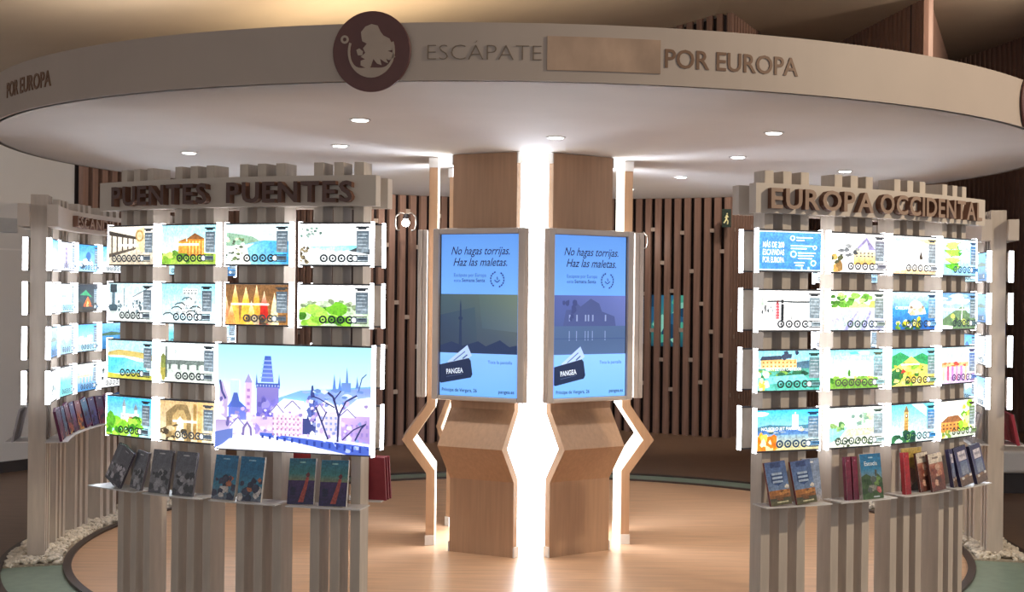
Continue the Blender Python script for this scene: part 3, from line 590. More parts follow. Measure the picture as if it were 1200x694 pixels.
# screens on the boards
def screen_art(kind):
    p = Print(.56, 9)
    p.grad('#5f9ff0', '#6aaaf4'); p.rect(0,0,1,.37,'#5c98ec','#6cabf5')
    ink = '#12224f'
    p.text('No hagas torrijas.', .13, .125, .052, ink, .007, .35, w=.76); p.text('Haz las maletas.', .16, .195, .052, ink, .007, .35, w=.70)
    p.text('Escápate por Europa', .17, .262, .022, '#2f5596', 0, 0, w=.42); p.text('esta', .17, .294, .02, '#2f5596', 0, 0, w=.09); p.text('Semana Santa', .275, .294, .022, '#1d3a78', .012, 0, w=.30)
    for i in range(18):
        if i in (4, 5, 13, 14): continue
        a, b = 6.2832*i/18, 6.2832*(i+.75)/18
        p.poly([(.735+q/.56*math.cos(t), .278+q*math.sin(t)) for q, t in ((.052, a), (.052, b), (.043, b), (.043, a))], '#1d3a78')
    p.line([(.70,.282),(.735,.296),(.77,.282)],.003,'#1d3a78'); p.line([(.735,.262),(.74,.28)],.003,'#1d3a78')
    if kind == 0:
        p.poly([(0,.37),(1,.37),(1,.735),(0,.735)], ['#3d5560','#5d6e62','#414f64','#2a3852']); p.poly([(.0,.5),(.45,.45),(.5,.735),(0,.735)], ['#2b405c','#3b5362','#33445c','#26364e']); p.poly([(.5,.37),(1,.37),(1,.6),(.55,.58)], ['#4f6664','#66786a','#566872','#415668'])
        p.poly([(.245,.7),(.258,.44),(.266,.40),(.274,.44),(.288,.7)], '#1b3054'); p.blob(.266,.52,.03,.012,'#1b3054',10,.1)
        p.ridge([(0,.69),(.15,.665),(.3,.69),(.5,.66),(.6,.69),(.78,.65),(.9,.69),(1,.68)], '#1c2f56', .735)
    else:
        p.poly([(0,.37),(1,.37),(1,.735),(0,.735)], ['#4f5fa4','#6878c0','#4a5f96','#3a5284']); p.ridge([(.12,.56),(.16,.46),(.24,.46),(.26,.40),(.36,.44),(.5,.39),(.62,.42),(.66,.47),(.84,.5),(.86,.56)], '#46558e', .57); p.rect(0,.56,1,.735,'#4a6592','#46608c')
        for x in (.2,.3,.42,.46,.52,.7): p.rect(x,.49,x+.02,.53,'#8a9cc8'); p.rect(x,.59,x+.012,.65,'#7f96c4')
        p.blobs(8,.1,.4,.3,.52,.03,.02,['#3a4780']); p.rect(.0,.635,1,.64,'#3d568a')
    p.rect(0,.735,1,1,'#7fbaf6','#6fb0f4')
    tk = [(.10,.79),(.36,.685),(.42,.75),(.17,.85)]
    p.poly(tk, '#a9c6ea'); p.line([(.18,.785),(.33,.725)],.003,'#4a6a9a'); p.line([(.2,.80),(.24,.785)],.004,'#3a5a8a'); p.line([(.3,.77),(.36,.745)],.004,'#3a5a8a')
    p.poly([(0,.81),(.38,.765),(.405,.78),(.43,.865),(.41,.885),(.02,.925),(0,.92)], '#16264a'); p.text('PANGEA', .09, .868, .032, '#d3e2f6', .02, 0, w=.22, rot=-.10); p.line([(.09,.885),(.30,.864)],.001,'#4f6490')
    p.text('Toca la pantalla', .63, .795, .02, '#2f5a9a', 0, 0, w=.31); p.text('Príncipe de Vergara, 26', .03, .975, .022, ink, .008, 0, w=.46); p.text('pangea.es', .77, .975, .022, ink, .008, 0, w=.20)
    return p
SA = .712; SHW = .318; SZ0, SZ1 = .945, 1.992; DHW = .274; DZ0, DZ1 = .972, 1.957
bez = MB()
bez.box(-SHW, SHW, -SA+.028, -AO-.047, SZ0, SZ1); bez.box(-.2, .2, -AO-.047, -AO-.002, SZ0+.12, SZ1-.12)
for q in ((-SHW, -DHW, SZ0, SZ1), (DHW, SHW, SZ0, SZ1), (-DHW, DHW, SZ0, DZ0), (-DHW, DHW, DZ1, SZ1)): bez.box(q[0], q[1], -SA, -SA+.028, q[2], q[3])
bez_me = bez.mesh('housing', M['frame'])
bez2 = MB()
bez2.box(-SHW, SHW, -SA+.028, -AO-.047, SZ0, SZ1)
for q in ((-SHW, -DHW, SZ0, SZ1), (DHW, SHW, SZ0, SZ1), (-DHW, DHW, SZ0, DZ0), (-DHW, DHW, DZ1, SZ1)): bez2.box(q[0], q[1], -SA, -SA+.028, q[2], q[3])
bez2_me = bez2.mesh('housing', M['frame'])
def portrait_screen(ang, art, label, off=0.):
    q_ = R_(ang+ROT)
    t = thing('portrait_screen', label, 'screen', ca_ + Vector((math.cos(q_), math.sin(q_), 0))*off, R_(ang+ROT), 'portrait screens on the light column')
    bevel(link('housing', bez_me if abs(ang) == 30 else bez2_me, t), .006)
    MB().box(-DHW+.0005, DHW-.0005, -SA+.020, -SA+.027, DZ0+.0005, DZ1-.0005).build('glass_panel', M['black'], t)
    link('display', art.mesh('display', 2*DHW-.016, DZ1-DZ0-.004, M['screen']), t, (0, -SA+.019, (DZ0+DZ1)/2))
portrait_screen(-30, screen_art(0), 'portrait screen left of the glowing gap, dusk tower advert', .018)
portrait_screen(30, screen_art(1), 'portrait screen right of the glowing gap, violet palace advert')
portrait_screen(-90, screen_art(0), 'edge-on portrait screen at the left side of the light column')
portrait_screen(90, screen_art(1), 'edge-on portrait screen at the right side of the light column')

# ================================================================== PARTITIONS
PW, PT = .331, .027
POST_H = 2.145
post_me = MB().box(-.0215, .0215, 0, R_P1-R_P0, 0, POST_H).mesh('post', M['post'])

panel_body = {}
def picture_panel(phi, row, inner, art, seed, label, group, width=PW, zr=None, name='picture_panel', cat='picture panel', asp=A_):
    z0, z1 = zr or ROWS[row]; h = z1-z0; key = (round(width, 3), round(h, 3))
    r = R_IN if inner else R_OUT; zc = (z0+z1)/2
    ang = phi + (180 if inner else 0)
    t = thing(name, label, cat, pol(phi, r, z0), R_(ang), group)
    if key not in panel_body:
        b = MB().box(-width/2+.006, width/2-.006, .001, PT, .006, h-.006).mesh('back_box', M['post'])
        e = MB().box(-.003, .003, -.001, PT, -.003, h+.003).mesh('edge_light', M['glow'])
        c = MB().box(-width/2+.004, width/2-.002, -.002, PT+.001, 0, .0058).mesh('clip_rail', M['clip'])
        panel_body[key] = (b, c, e)
    b, c, e = panel_body[key]
    link('back_box', b, t)
    for s_ in (-1, 1): link('edge_light', e, t, (s_*(width/2-.0029), 0, 0))
    link('clip_rail', c, t); link('clip_rail', c, t, (0, 0, h-.006))
    if art is not None:
        p = Print(asp, seed); art(p)
        link('print', p.mesh('print', width-.013, h-.014, M['tv'] if name == 'display_screen' else M['backlit']), t, (.000, .0008, h/2))
    return t

def letter_sign(parent, body, a0, a1, z0, z1, R, inner, mface, mside):
    """raised letters, each a mesh of its own, along a curved board"""
    geos = []; tot = 0
    for ch in body:
        if ch == ' ': geos.append(None); tot += .42; continue
        g = text_geo(ch, .022, 0., .5); geos.append(g); tot += g[3]-g[2]+.11
    tot -= .11; x = 0; o = Vector(parent.location)
    for g in geos:
        if g is None: x += .42; continue
        wd = g[3]-g[2]; P = []; F = []
        for v in g[0]:
            u = (x + v[0]-g[2])/tot; a = a0+(a1-a0)*u; z = z0+(z1-z0)*v[1]/.73
            dr = .032*(v[2]+.5); P.append(pol(a, R - dr if inner else R + dr, z)-o)
        me = MB().add(P, g[1]).mesh('letter', mface); me.materials.append(mside)
        for poly in me.polygons:
            zs = [g[0][i][2] for i in poly.vertices]
            if min(zs) < .49: poly.material_index = 1
        link('letter', me, parent); x += wd+.11

def partition(label, a_start, ncol, pitch, sign, sign_a, sign_inner=False, faces=None, mirror=False):
    a_end = a_start + ncol*pitch; mid = (a_start+a_end)/2
    t = thing('display_partition', label, 'partition', pol(mid, 3.01, 0))
    o = Vector(t.location)
    for k in range(ncol):
        for j in range(3):
            a = a_start + k*pitch + pitch/2 + (j-1)*1.72
            link('post', post_me, t, pol(a, R_P1, .001)-o, (0, 0, R_(a)))
    lo, hi = min(a_start, a_end), max(a_start, a_end)
    s1 = MB().sector(R_P1+.001, R_P1+.062, 1.957, 2.085, lo-.1, hi+.1, 8*ncol, o).build('sign_board', M['sign'], t)
    s2 = MB().sector(R_P0-.062, R_P0-.001, 1.957, 2.085, lo-.1, hi+.1, 8*ncol, o).build('sign_board', M['sign'], t)
    return t, o

def shelf(t, o, a0, a1, inner=False):
    r0, r1 = (R_P0-.125, R_P0-.001) if inner else (R_P1+.001, R_P1+.125)
    MB().sector(r0, r1, .699, .704, a0, a1, 10, o).build('shelf', M['acrylic'], t)

ROWN = ['top', 'second', 'third', 'bottom']
# ---- Puentes (front left)
P0, PP = -36.95, 6.83
tP, oP = partition('whitewashed post partition with sign PUENTES PUENTES, front left', P0, 4, PP, None, None)
letter_sign(tP, 'PUENTES', -34.6, -23.9, 1.974, 2.062, R_P1+.062, False, M['letter_shaded'], M['letter_side'])
letter_sign(tP, 'PUENTES', -22.0, -11.2, 1.974, 2.062, R_P1+.062, False, M['letter_shaded'], M['letter_side'])
gP = 'backlit picture panels on the Puentes partition'
PU = [[(poster_arcade,'a beamed arcade'),(poster_temple,'a yellow temple on a hill'),(poster_bay,'a blue bay below a town'),(poster_beach,'a white beach with turquoise water')],
      [(poster_street,'a pale street with a lamp'),(poster_whitetown,'a white hillside town'),(poster_spices,'yellow cones and one red cone'),(poster_park,'green treetops before a city')],
      [(poster_cove,'a turquoise cove with sandy shore'),(poster_bridge,'an arched stone bridge')],
      [(poster_castle,'a white castle above trees'),(poster_gallery,'a vaulted sandy gallery')]]
for r, line in enumerate(PU):
    for k, (art, d_) in enumerate(line):
        picture_panel(P0+PP*(k+.5), r, False, art, 10*r+k, 'backlit panel showing %s, %s row under the PUENTES sign' % (d_, ROWN[r]), gP)
# the large screen with the snowy bridge town
picture_panel(P0+PP*3-.05, 2, False, poster_prague, 77, 'large backlit screen of a snowy town with a bridge tower', None, .742, (.912, 1.372), 'display_screen', 'screen', 1.64)
for r in range(4):
    picture_panel(P0+PP*3.5, r, True, None, 0, 'edge-on lit panel on the inner side right of the PUENTES sign, %s of four' % ROWN[r], 'inner panels of the Puentes partition')
for k in range(4): shelf(tP, oP, P0+PP*k+.35, P0+PP*(k+1)-.5)
for k in (2, 3): shelf(tP, oP, P0+PP*k+.35, P0+PP*(k+1)-.2, True)

# ---- Europa Occidental (front right)
E0, EP = 20.35, 6.9
tE, oE = partition('whitewashed post partition with sign EUROPA OCCIDENTAL, front right', E0, 4, EP, None, None)
letter_sign(tE, 'EUROPA', 21.3, 31.3, 1.978, 2.066, R_P1+.062, False, M['letter_face'], M['letter_side'])
letter_sign(tE, 'OCCIDENTAL', 32.0, 46.3, 1.978, 2.066, R_P1+.062, False, M['letter_face'], M['letter_side'])
gE = 'backlit picture panels on the Europa Occidental partition'
EU = [[(poster_title,'white words MÁS DE 200 on blue'),(poster_chalet,'a gabled white house'),(poster_pale,'a pale shore with one dark figure'),(poster_palms,'bright green palm leaves')],
      [(poster_skaters,'a red and a black figure on white'),(poster_lavender,'trees above a lavender field'),(poster_cliff,'a rock in deep blue sea'),(poster_mill,'hills under a grey-blue sky')],
      [(poster_chateau,'a long castle above green water'),(poster_turquoise,'trees under a turquoise sky'),(poster_valley,'yellow and green hills'),(poster_port,'pink and orange harbour fronts')],
      [(poster_river_city,'a river city with orange foliage'),(poster_canal,'a pale canal with low houses'),(poster_clocktower,'a clock tower on blue sky'),(poster_village,'orange cottages beside green trees')]]
for r, line in enumerate(EU):
    for k, (art, d_) in enumerate(line):
        picture_panel(E0+EP*(k+.5), r, False, art, 50+10*r+k, 'backlit panel showing %s, %s row under EUROPA OCCIDENTAL' % (d_, ROWN[r]), gE)
for r in range(4):
    picture_panel(E0+EP*.5, r, True, None, 0, 'edge-on lit panel on the inner side left of the EUROPA sign, %s of four' % ROWN[r], 'inner panels of the Europa partition')
for k in range(4): shelf(tE, oE, E0+EP*k+.5, E0+EP*(k+1)-.35)

def ring_shift(dr):
    global R_OUT, R_P1, R_P0, R_IN
    R_OUT += dr; R_P1 += dr; R_P0 += dr; R_IN += dr
# ---- Escandinavia (far left, seen from inside)
ring_shift(-.045)
S0, SP = -70.6, -7.9
tS, oS = partition('whitewashed post partition with sign ESCANDINAVIA at the far left', S0, 8, SP, None, None)
letter_sign(tS, 'ESCANDINAVIA', -82.0, -104.5, 1.985, 2.055, R_P0-.062, True, M['letter_face'], M['letter_side'])
ORD = ['first', 'second', 'third', 'fourth', 'fifth', 'sixth', 'seventh', 'eighth']
for k in range(8):
    for r in range(4):
        q = (r*3 + (k-1) % 3) % 12 if 1 <= k <= 3 else (r*3+k*5+2) % 12
        picture_panel(S0+SP*(k+.5), r, True, NORD[q], 100+10*k+r, 'panel of %s, far left partition, %s row, %s column' % (NORD_L[q], ROWN[r], ORD[k]), 'inner panels of the far left partition', .345)
for r in range(4):
    picture_panel(S0+SP*.5, r, False, None, 0, 'edge-on lit panel outside the far left end post, %s of four' % ROWN[r], 'outer panels of the far left partition', .345)
for k in range(5): shelf(tS, oS, S0+SP*(k+1)+.3, S0+SP*k-.3, True)
shelf(tS, oS, S0+SP+1.2, S0-1.6, False)

# ---- partition at the far right
ring_shift(-.02)
T0, TP = 79.0, 7.4
tT, oT = partition('whitewashed post partition standing at the far right edge', T0, 7, TP, None, None)
for k in range(7):
    for r in range(4):
        q = (r*5+k*7+8) % 12
        if k == 0: q = (8, 8, 5, 2)[r]
        picture_panel(T0+TP*(k+.5), r, True, NORD[q], 200+10*k+r, 'panel of %s, far right partition, %s row, %s column' % (NORD_L[q], ROWN[r], ORD[k]), 'inner panels of the far right partition', .345)
for r in range(4):
    picture_panel(T0+TP*.5, r, False, None, 0, 'edge-on lit panel outside the far right end post, %s of four' % ROWN[r], 'outer panels of the far right partition', .345)
for k in range(3): shelf(tT, oT, T0+TP*k+.3, T0+TP*(k+1)-.3, True)
shelf(tT, oT, T0+.9, T0+TP-.6, False)

# ================================================================== BROCHURES
def cover_band(c1, c2, c3, title=None, tc='#ffffff', seed=1, blobs=None, spot=None):
    def f(p):
        p.grad(c1, c1, c2, c3)
        if blobs: p.blobs(18, .05, .5, .95, .95, .12, .07, blobs)
        if spot: p.rect(.2, .2, .85, .42, spot)
        if title: p.text(title, .5, .24, .1, tc, .01, 0, w=.62, align='c')
        p.rect(.35, .07, .65, .10, tc)
    return f
bro_me = {}
def brochure(phi, r, label, group, art, w=.118, h=.186, t=.008, lean=13, roll=0., yaw=0., inner=False, z=.7045, body='paper', seed=3, copies=1, step=.009):
    """a booklet standing on a shelf, leaning back against the posts"""
    for i in range(copies):
        rr = r - (step*i if not inner else -step*i)
        ang = phi + (180 if inner else 0) + yaw
        mx = Matrix.Rotation(R_(ang), 4, 'Z') @ Matrix.Rotation(-R_(lean), 4, 'X') @ Matrix.Rotation(R_(roll), 4, 'Y')
        zz = z + abs(math.sin(R_(roll)))*w/2*math.cos(R_(lean)) + t*math.sin(R_(lean))*0
        k = (w, h, t, body)
        if k not in bro_me: bro_me[k] = MB().box(-w/2, w/2, 0, t, 0, h).mesh('pages', M[body] if body in M else mat(body, body, .5, .1, 30))
        o = thing('brochure', label if copies == 1 else label + (', front copy', ', copy behind the front one', ', rearmost copy')[i], 'brochure', pol(phi, rr, zz), 0, group)
        o.rotation_euler = mx.to_euler()
        link('pages', bro_me[k], o)
        p = Print(w/h, seed); art(p)
        link('cover', p.mesh('cover', w-.001, h-.001, M['print']), o, (0, -.0003, h/2))

# Puentes shelf
gb = 'brochures on the shelf under the Puentes panels'
c_grey = cover_band('#5b5c66', '#77767c', '#3b3a42', None, '#b9b8bc', 1, ['#2b2a30', '#96949a'])
c_dark = cover_band('#4a4650', '#6d6870', '#332f38', None, '#9d98a2', 1, ['#b3aeb6', '#262430'])
for i, a in enumerate((-35.0, -34.3, -33.6)):
    brochure(a, 3.130+.016*i, 'grey brochure slumped sideways below the arcade panel, %s from the left' % ORD[i], gb, (c_dark, c_grey)[i % 2], .085, .18, .012, 6, 26, 0, body='#55505a')
brochure(-31.3, 3.150, 'grey brochure tilted beside the slumped stack below the arcade panel', gb, c_grey, .075, .17, .014, 8, 9, 0, body='#77727a')
brochure(-28.6, 3.155, 'grey photo brochure under the gallery panel, left one', gb, c_grey, .115, .19, .012, 10, body='#6a666c')
brochure(-26.0, 3.155, 'grey photo brochure under the gallery panel, right one', gb, c_grey, .115, .19, .012, 10, body='#6a666c', seed=5)
c_beach = cover_band('#1f6f9c', '#3a86a4', '#6a6a78', None, '#8fc4dc', 1, ['#3a3f58', '#b06a48', '#c9c3c0', '#28304a'])
brochure(-22.0, 3.155, 'beach crowd brochure under the large screen, left one', gb, c_beach, .118, .19, .010, 10)
brochure(-19.6, 3.155, 'beach crowd brochure under the large screen, right one', gb, c_beach, .118, .19, .010, 10, seed=8)
def c_sunset(p):
    p.grad('#2a6a88', '#3f7f80', '#a8863a', '#4a2a58'); p.rect(0, .48, 1, 1, '#3f2a5c', '#24204a'); p.poly([(.42,.95),(.6,.6),(.68,.4),(.78,.42),(.72,.66),(.62,.95)], '#a84a44'); p.blob(.74,.36,.07,.05,'#6a3038'); p.rect(.4,.07,.62,.1,'#8fc4c4'); p.rect(.1,.62,.3,.8,'#1f2048')
brochure(-15.2, 3.150, 'sunset brochure with red figure under the large screen, left one', gb, c_sunset, .122, .192, .010, 11, -2)
brochure(-12.55, 3.150, 'sunset brochure with red figure under the large screen, right one', gb, c_sunset, .122, .192, .010, 11, -1)
c_red = cover_band('#8f2630', '#a83038', '#7a1f2c', None, '#d98a8a', 1, ['#5a1420', '#c04a4a'])
for i in range(3): brochure(-10.75, 2.86+.03*i, 'red brochure on the inner shelf at the right end, %s from the centre' % ORD[i], 'red brochures inside the Puentes partition', c_red, .12, .19, .012, 10, 0, 0, True, body='#8c2c36')
for i in range(2): brochure(-17.6, 2.86+.03*i, 'red brochure glimpsed between posts below the large screen, %s of two' % ORD[i], 'red brochures inside the Puentes partition', c_red, .12, .19, .014, 8, 0, 0, True, body='#9c2c30')

# Europa shelf
ge = 'brochures on the shelf under the Europa panels'
def c_blue(p):
    p.grad('#50679a', '#5a76a8', '#6f86a8', '#7a6a50'); p.rect(.25,.02,.75,.14,'#34487a'); p.poly([(.2,.28),(.8,.28),(.8,.48),(.5,.56),(.2,.48)], '#2f4a7c')
    for i in range(3): p.rect(.26,.26+.09*i,.76,.31+.09*i,'#a9bcd6')
    p.rect(0,.66,1,.86,'#b0713a','#8a5a2e'); p.rect(0,.84,1,1,'#4a4a3a','#5f5a3a'); p.rect(.3,.92,.85,.95,'#c9c4a0'); p.blob(.9,.6,.1,.05,'#d9d3c9'); p.blobs(8,0,.68,1,.86,.12,.03,['#c98a4a','#7a5230'])
for i, a in enumerate((22.4, 24.75)):
    brochure(a, 3.165, 'blue and orange brochure below the river city panel, %s one' % ('left', 'right')[i], ge, c_blue, .104, .186, .012, 12, -5, body='#7a3a38')
brochure(25.9, 3.125, 'pale blue brochure standing behind the blue and orange pair', ge, cover_band('#8a9cba', '#9aa8c0', '#a89a90'), .09, .19, .01, 10, 0)
def c_escocia(p):
    p.grad('#1f6fa4', '#2f80ac', '#8fa0a0', '#6a7a80'); p.text('Escocia', .5, .26, .10, '#e6f2f8', .012, 0, w=.62, align='c'); p.rect(.4,.07,.62,.10,'#a9d0e6'); p.ridge([(0,.5),(.25,.44),(.45,.5),(.7,.6),(.78,.44),(1,.56)], '#3f5a34'); p.rect(.66,.36,.76,.5,'#4a5048'); p.blobs(14,.05,.55,.95,.9,.12,.06,['#2f4a2a','#6a8a4a','#8a8a80','#55605a']); p.blob(.8,.8,.1,.08,'#c06a6a'); p.rect(.5,.94,.8,.97,'#c9d6d9')
brochure(31.4, 3.165, 'blue brochure titled Escocia under the canal panel', ge, c_escocia, .126, .2, .010, 8, 0)
for i, a in enumerate((29.15, 29.85)):
    brochure(a, 3.15, 'dark red booklet beside the Escocia brochure, %s one' % ('left', 'right')[i], ge, cover_band('#7a1f3c', '#6a1a34', '#5a1630', None, '#b06a80'), .03, .19, .02, 6, 0, body='#6a1c38')
def c_yellow(p):
    p.grad('#c9b070', '#bfa050', '#6a5a48', '#54483e'); p.rect(0,.0,1,.36,'#c4ab62','#b89a48'); p.blob(.5,.7,.3,.2,'#8a6a58'); p.blob(.4,.85,.15,.1,'#c9a490')
brochure(37.6, 3.084, 'yellow topped brochure at the back below the clock tower panel', ge, c_yellow, .15, .2, .008, 1, 0)
brochure(35.7, 3.155, 'bright red booklet at the left below the clock tower panel', ge, cover_band('#b02028', '#a01c24', '#8c1820', None, '#c84048'), .036, .19, .022, 6, 0, body='#a01f28')
def c_brown(p):
    p.grad('#d3c4b4', '#a8644c', '#7a4838', '#5f382e'); p.rect(0,.02,1,.26,'#d9cdbd'); p.rect(.25,.1,.7,.15,'#8a7a70'); p.blobs(14,.05,.35,.95,.95,.14,.08,['#8a4a3c','#b87a60','#5a342c','#c49a84'])
brochure(39.3, 3.175, 'brown brochure with pale title strip below the clock tower panel, front one', ge, c_brown, .105, .175, .012, 8, -4, body='#5a3430')
brochure(38.2, 3.148, 'brown brochure half hidden behind its front neighbour', ge, c_brown, .085, .18, .012, 8, -4, body='#5a3430')
def c_purple(p):
    p.grad('#2a2450', '#3a3468', '#4f5a80', '#6a5a50'); p.rect(.22,.12,.88,.36,'#cdc6cf'); p.rect(.3,.2,.78,.26,'#9a94a4'); p.rect(.25,.38,.85,.72,'#5f7094','#8a90a0'); p.rect(0,.76,1,1,'#7a5a44','#5a4638'); p.blobs(5,.2,.72,.9,.82,.12,.03,['#d3cdc6','#8a6a50'])
for i, a in enumerate((43.9, 46.6)):
    brochure(a, 3.165, 'dark purple brochure with white title box below the cottages panel, %s one' % ('left', 'right')[i], ge, c_purple, .112, .186, .018, 12, -6, body='#2f2a4c')
brochure(42.4, 3.15, 'dark purple booklet edge at the left of the white-boxed pair', ge, c_purple, .03, .18, .02, 8, -4, body='#2f2a4c')

# Escandinavia shelf and the two end posts
gs = 'brochures on the far left inner shelf'
cs = [('#3a2a5c','#7a2f50','#a83a48'),('#4a3a70','#8a4a6a','#3a2a50'),('#2f5a8a','#5a7a9a','#c97a3a'),('#6a2f58','#a84a4a','#d9a03a'),('#3a4a90','#7a3a6a','#5a2a4a'),('#8a3a4a','#c9703a','#e0b04a'),('#2a6a9a','#3a4a80','#7a3a5a'),('#3f3a78','#5a5aa0','#2f2a58')]
cn = ['purple and red', 'violet', 'blue and orange', 'plum and yellow', 'blue and purple', 'red and orange', 'blue', 'indigo']; TW = ORD + ['ninth', 'tenth', 'eleventh', 'twelfth']
kk = 0
for k in range(4):
    for j in range(3):
        a = S0 + SP*k - 1.6 - 2.35*j; c = cs[kk % 8]
        brochure(a, 2.825, '%s brochure on the far left shelf, %s from the end post' % (cn[kk % 8], TW[kk]), gs, cover_band(*c, None, '#d9c9d0', 1, ['#2a2448', c[1]]), .1, .185, .016, 12, (-10, -4, 3)[kk % 3], 0, True, seed=kk, body='#5f2a4c'); kk += 1
c_pale = cover_band('#a9a6aa', '#b9b4b4', '#8f8a90', None, '#dcd9da', 1, ['#7a767c', '#c9c6c6'])
for j in range(3): brochure(S0-2.2-1.9*j, 3.105, 'pale grey leaflet outside the far left end post, %s in the row' % ORD[j], 'leaflets outside the far left partition', c_pale, .09, .185, .012, 12, 4, 0, False, seed=j, body='#9a969c')
for j in range(4): brochure(T0+1.6+1.75*j, 3.085, 'red leaflet outside the far right end post, %s in the row' % ORD[j], 'leaflets outside the far right partition', cover_band('#a83040', '#8c2434', '#8a2030', None, '#e0b0b4', 1, ['#3a3a78']), .085, .19, .018, 12, 0, 0, False, seed=j, body='#9c2c3c')
for j in range(4): brochure(T0+1.4+2.2*j, 2.805, 'grey leaflet on the inner shelf of the far right partition, %s from the post' % ORD[j], 'leaflets inside the far right partition', c_pale, .09, .185, .014, 12, -6, 0, True, seed=j, body='#8a868a')

# ================================================================== BACKGROUND THINGS
def hanging_spot(loc, arm, label):
    t = thing('bracket_lamp', label, 'lamp', loc, 0, 'bare lamps before the slat wall')
    MB().tube([(0, 0, .085), (0, arm, .085)], .009, 8).build('wall_arm', M['clip'], t)
    MB().lathe([(0, .09), (.02, .09), (.028, .06), (.03, .035), (0, .035)], 16).build('socket', M['clip'], t)
    MB().lathe([(0, .04), (.02, .035), (.038, .005), (.04, -.01), (.03, -.035), (0, -.045)], 16).build('bulb', M['bulb'], t, smooth=True)
    for s in (-1, 1):
        MB().tube([(s*.005, 0, .085), (s*.06, 0, .10), (s*.105, 0, .06), (s*.11, 0, -.02), (s*.095, 0, -.075), (s*.06, 0, -.085)], .009, 8).build('bracket_arm', M['metal'], t)
hanging_spot((-1.81, 13.3, 2.318), .355, 'bare bright lamp in a bracket left of the screens')
hanging_spot((.655, 14.8, 2.215), .34, 'bracket lamp half hidden behind the right screen')
t = thing('exit_sign', 'small dark exit sign with pale running figure on slat corner', 'sign', (1.632, 14.50, 2.37))
MB().box(-.05, .05, 0, .012, 0, .205).build('plate', mat('dark_green_plate', '#24332b', .4), t)
p = Print(.48, 1); p.rect(0, 0, 1, 1, '#26382e'); p.rect(.1,.06,.9,.94,'#1e2d25'); p.blob(.55,.26,.09,.05,'#d9d6a0',10,.05); p.line([(.52,.33),(.46,.55)],.05,'#d9d6a0'); p.line([(.46,.55),(.66,.68),(.6,.85)],.035,'#d9d6a0'); p.line([(.46,.55),(.3,.7),(.16,.78)],.035,'#d9d6a0'); p.line([(.52,.38),(.72,.45)],.03,'#d9d6a0'); p.line([(.5,.38),(.3,.48)],.03,'#d9d6a0')
link('print', p.mesh('print', .096, .2, M['print']), t, (0, -.001, .1025))

# posters glowing behind the slats
def back_poster(seg, u0, u1, z0, z1, art, label, seed):
    (x0, y0), (x1, y1) = ZIG[seg], ZIG[seg+1]; d = Vector((x1-x0, y1-y0, 0)); a = math.atan2(d.y, d.x)
    c = Vector((x0, y0, 0)) + d*(u0+u1)/2; n = Vector((d.y, -d.x, 0)).normalized(); wd = d.length*(u1-u0)
    t = thing('wall_poster', label, 'poster', (c.x+n.x*.012, c.y+n.y*.012, z0), a)
    MB().box(-wd/2, wd/2, 0, .010, 0, z1-z0).build('board', M['clip'], t)
    p = Print(wd/(z1-z0), seed); art(p); link('print', p.mesh('print', wd-.004, z1-z0-.004, M['screen']), t, (0, -.001, (z1-z0)/2))
def a_dark(p): p.grad('#1f2f5c', '#22407a', '#1a2648'); p.blobs(8,.1,.1,.9,.9,.12,.1,['#2f5a9a','#16203c','#3a4f8a'])
def a_teal(p): p.grad('#2f6a8a', '#3a8a80', '#244a5c'); p.blobs(12,.1,.1,.9,.9,.14,.12,['#4aa08a','#2a5a7a','#7fbfae','#1f3f58'])
back_poster(4, .10, .34, 1.02, 1.58, a_dark, 'dark blue poster behind the slats beside the right screen', 1)
back_poster(4, .36, .72, 1.0, 1.60, a_teal, 'teal poster behind the slats between screens and right partition', 2)

t = thing('wall_plate', 'small grey plate on the white wall at the left edge', 'wall plate', Mx @ Vector((4.27, -.013, 2.08)), math.atan2(LW[1][1]-LW[0][1], LW[1][0]-LW[0][0]))
bevel(MB().box(-.16, .16, 0, .012, 0, .125).build('plate', mat('grey_plate', '#a4a5a6', .4), t), .003)

t = thing('low_bench', 'white low bench in front of the slat wall at right edge', 'bench', (4.2, 10.9, -.012))
bevel(MB().box(-.75, .75, -.25, .25, .17, .36).build('seat_block', M['white_gloss'], t), .03, 3)
MB().box(-.68, .68, -.2, .2, 0, .17).build('plinth', M['baseboard'], t)
t = thing('blue_wall_sign', 'small upright blue sign by the far right partition', 'sign', (3.66, 11.3, 0))
MB().tube([(0, .012, -.012), (0, .012, 1.24)], .012, 8).build('stand', M['metal'], t)
MB().lathe([(0, -.012), (.12, -.012), (.12, 0), (0, .004)], 20).build('base', M['metal'], t)
MB().box(-.065, .065, -.006, .006, 1.22, 1.50).build('plate', mat('blue_plate', '#3a4a9c', .4), t)

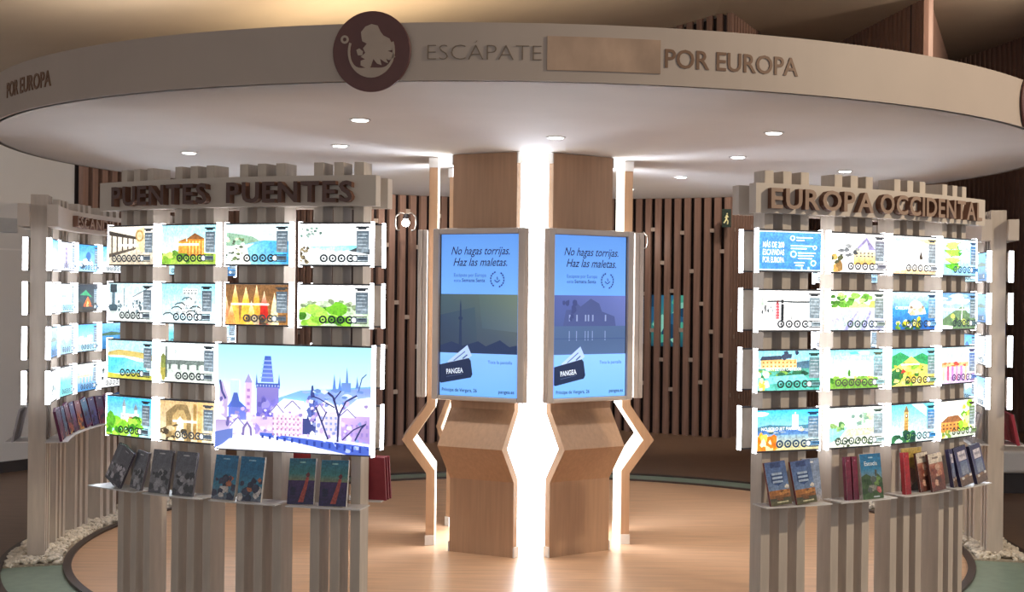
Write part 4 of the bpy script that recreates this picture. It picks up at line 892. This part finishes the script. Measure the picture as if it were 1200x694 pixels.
# hall ceiling spots; all but the right band's are unseen, added to brighten surfaces
def track_lamp(loc, target, energy, color, label, size=70):
    t = thing('ceiling_spotlight', label, 'lamp', loc, 0, 'spotlights on the hall ceiling')
    d = (Vector(target)-Vector(loc)).normalized(); q = d.to_track_quat('-Z', 'Y').to_matrix().to_4x4()
    MB().tube([(0, 0, 0), (0, 0, ceil_z(loc[0])-loc[2]-.001)], .012, 8).build('stem', M['clip'], t)
    MB().lathe([(0, .10), (.045, .10), (.055, .0), (.055, -.06), (.05, -.06), (.05, -.01), (0, -.01)], 20, q).build('head', M['clip'], t)
    MB().lathe([(0, -.03), (.048, -.03), (.048, -.025), (0, -.025)], 20, q).build('lens', M['lens'], t)
    ld = bpy.data.lights.new('spot_lamp', 'SPOT'); ld.energy = energy; ld.color = color; ld.spot_size = R_(size); ld.spot_blend = .7; ld.shadow_soft_size = .06
    lo = link('lamp', ld, t, d*.07); lo.rotation_euler = d.to_track_quat('-Z', 'Y').to_euler()
track_lamp((5.2, 3.6, 4.4), (2.0, 5.8, 2.3), 640, (1, .83, .62), 'ceiling spotlight aimed at the right half of the lettered band')
track_lamp((-4.5, 1.5, 3.3), (-2.0, 5.6, 1.6), 25, (1, .88, .74), 'added unseen spotlight to brighten the left partition')
track_lamp((-5.6, 6.0, 3.0), (-5.4, 10.5, 1.2), 200, (.95, .97, 1), 'added unseen spotlight to brighten the white left wall')
track_lamp((2.4, 12.6, 4.69), (1.0, 15.2, 1.2), 330, (1, .86, .72), 'added unseen spotlight to brighten the folded slat wall')
track_lamp((-2.0, 11.9, 3.75), (-2.0, 13.6, 1.2), 160, (1, .86, .72), 'added unseen spotlight to brighten the left slat wall')
track_lamp((4.9, 12.0, 4.6), (3.5, 14.8, 4.3), 330, (1, .80, .62), 'added unseen spotlight to brighten the slat corner above the canopy')
# unseen uplights added to light the ceiling; back left one follows its warm glow
def uplight(phi, r, energy, color, label):
    t = thing('uplighter', label, 'lamp', pol(phi, r, Z_FAS+.001), 0, 'uplighters on the canopy')
    MB().lathe([(0, 0), (.09, 0), (.10, .05), (.09, .05), (.085, .02), (0, .02)], 24).build('bowl', M['clip'], t)
    ld = bpy.data.lights.new('uplight_lamp', 'SPOT'); ld.energy = energy; ld.color = color; ld.spot_size = R_(150); ld.spot_blend = .9; ld.shadow_soft_size = .08
    lo = link('lamp', ld, t, (0, 0, .06)); lo.rotation_euler = (math.pi, 0, 0)
uplight(-152, 2.75, 170, (1, .78, .50), 'uplighter on the canopy top at back left')
uplight(40, 2.0, 300, (1, .84, .66), 'added unseen uplighter on the canopy top at right')
uplight(-100, 2.4, 200, (1, .88, .74), 'added unseen uplighter on the canopy top at left')
uplight(150, 2.6, 260, (1, .84, .66), 'added unseen uplighter on the canopy top at the back')
print('slats', ns)
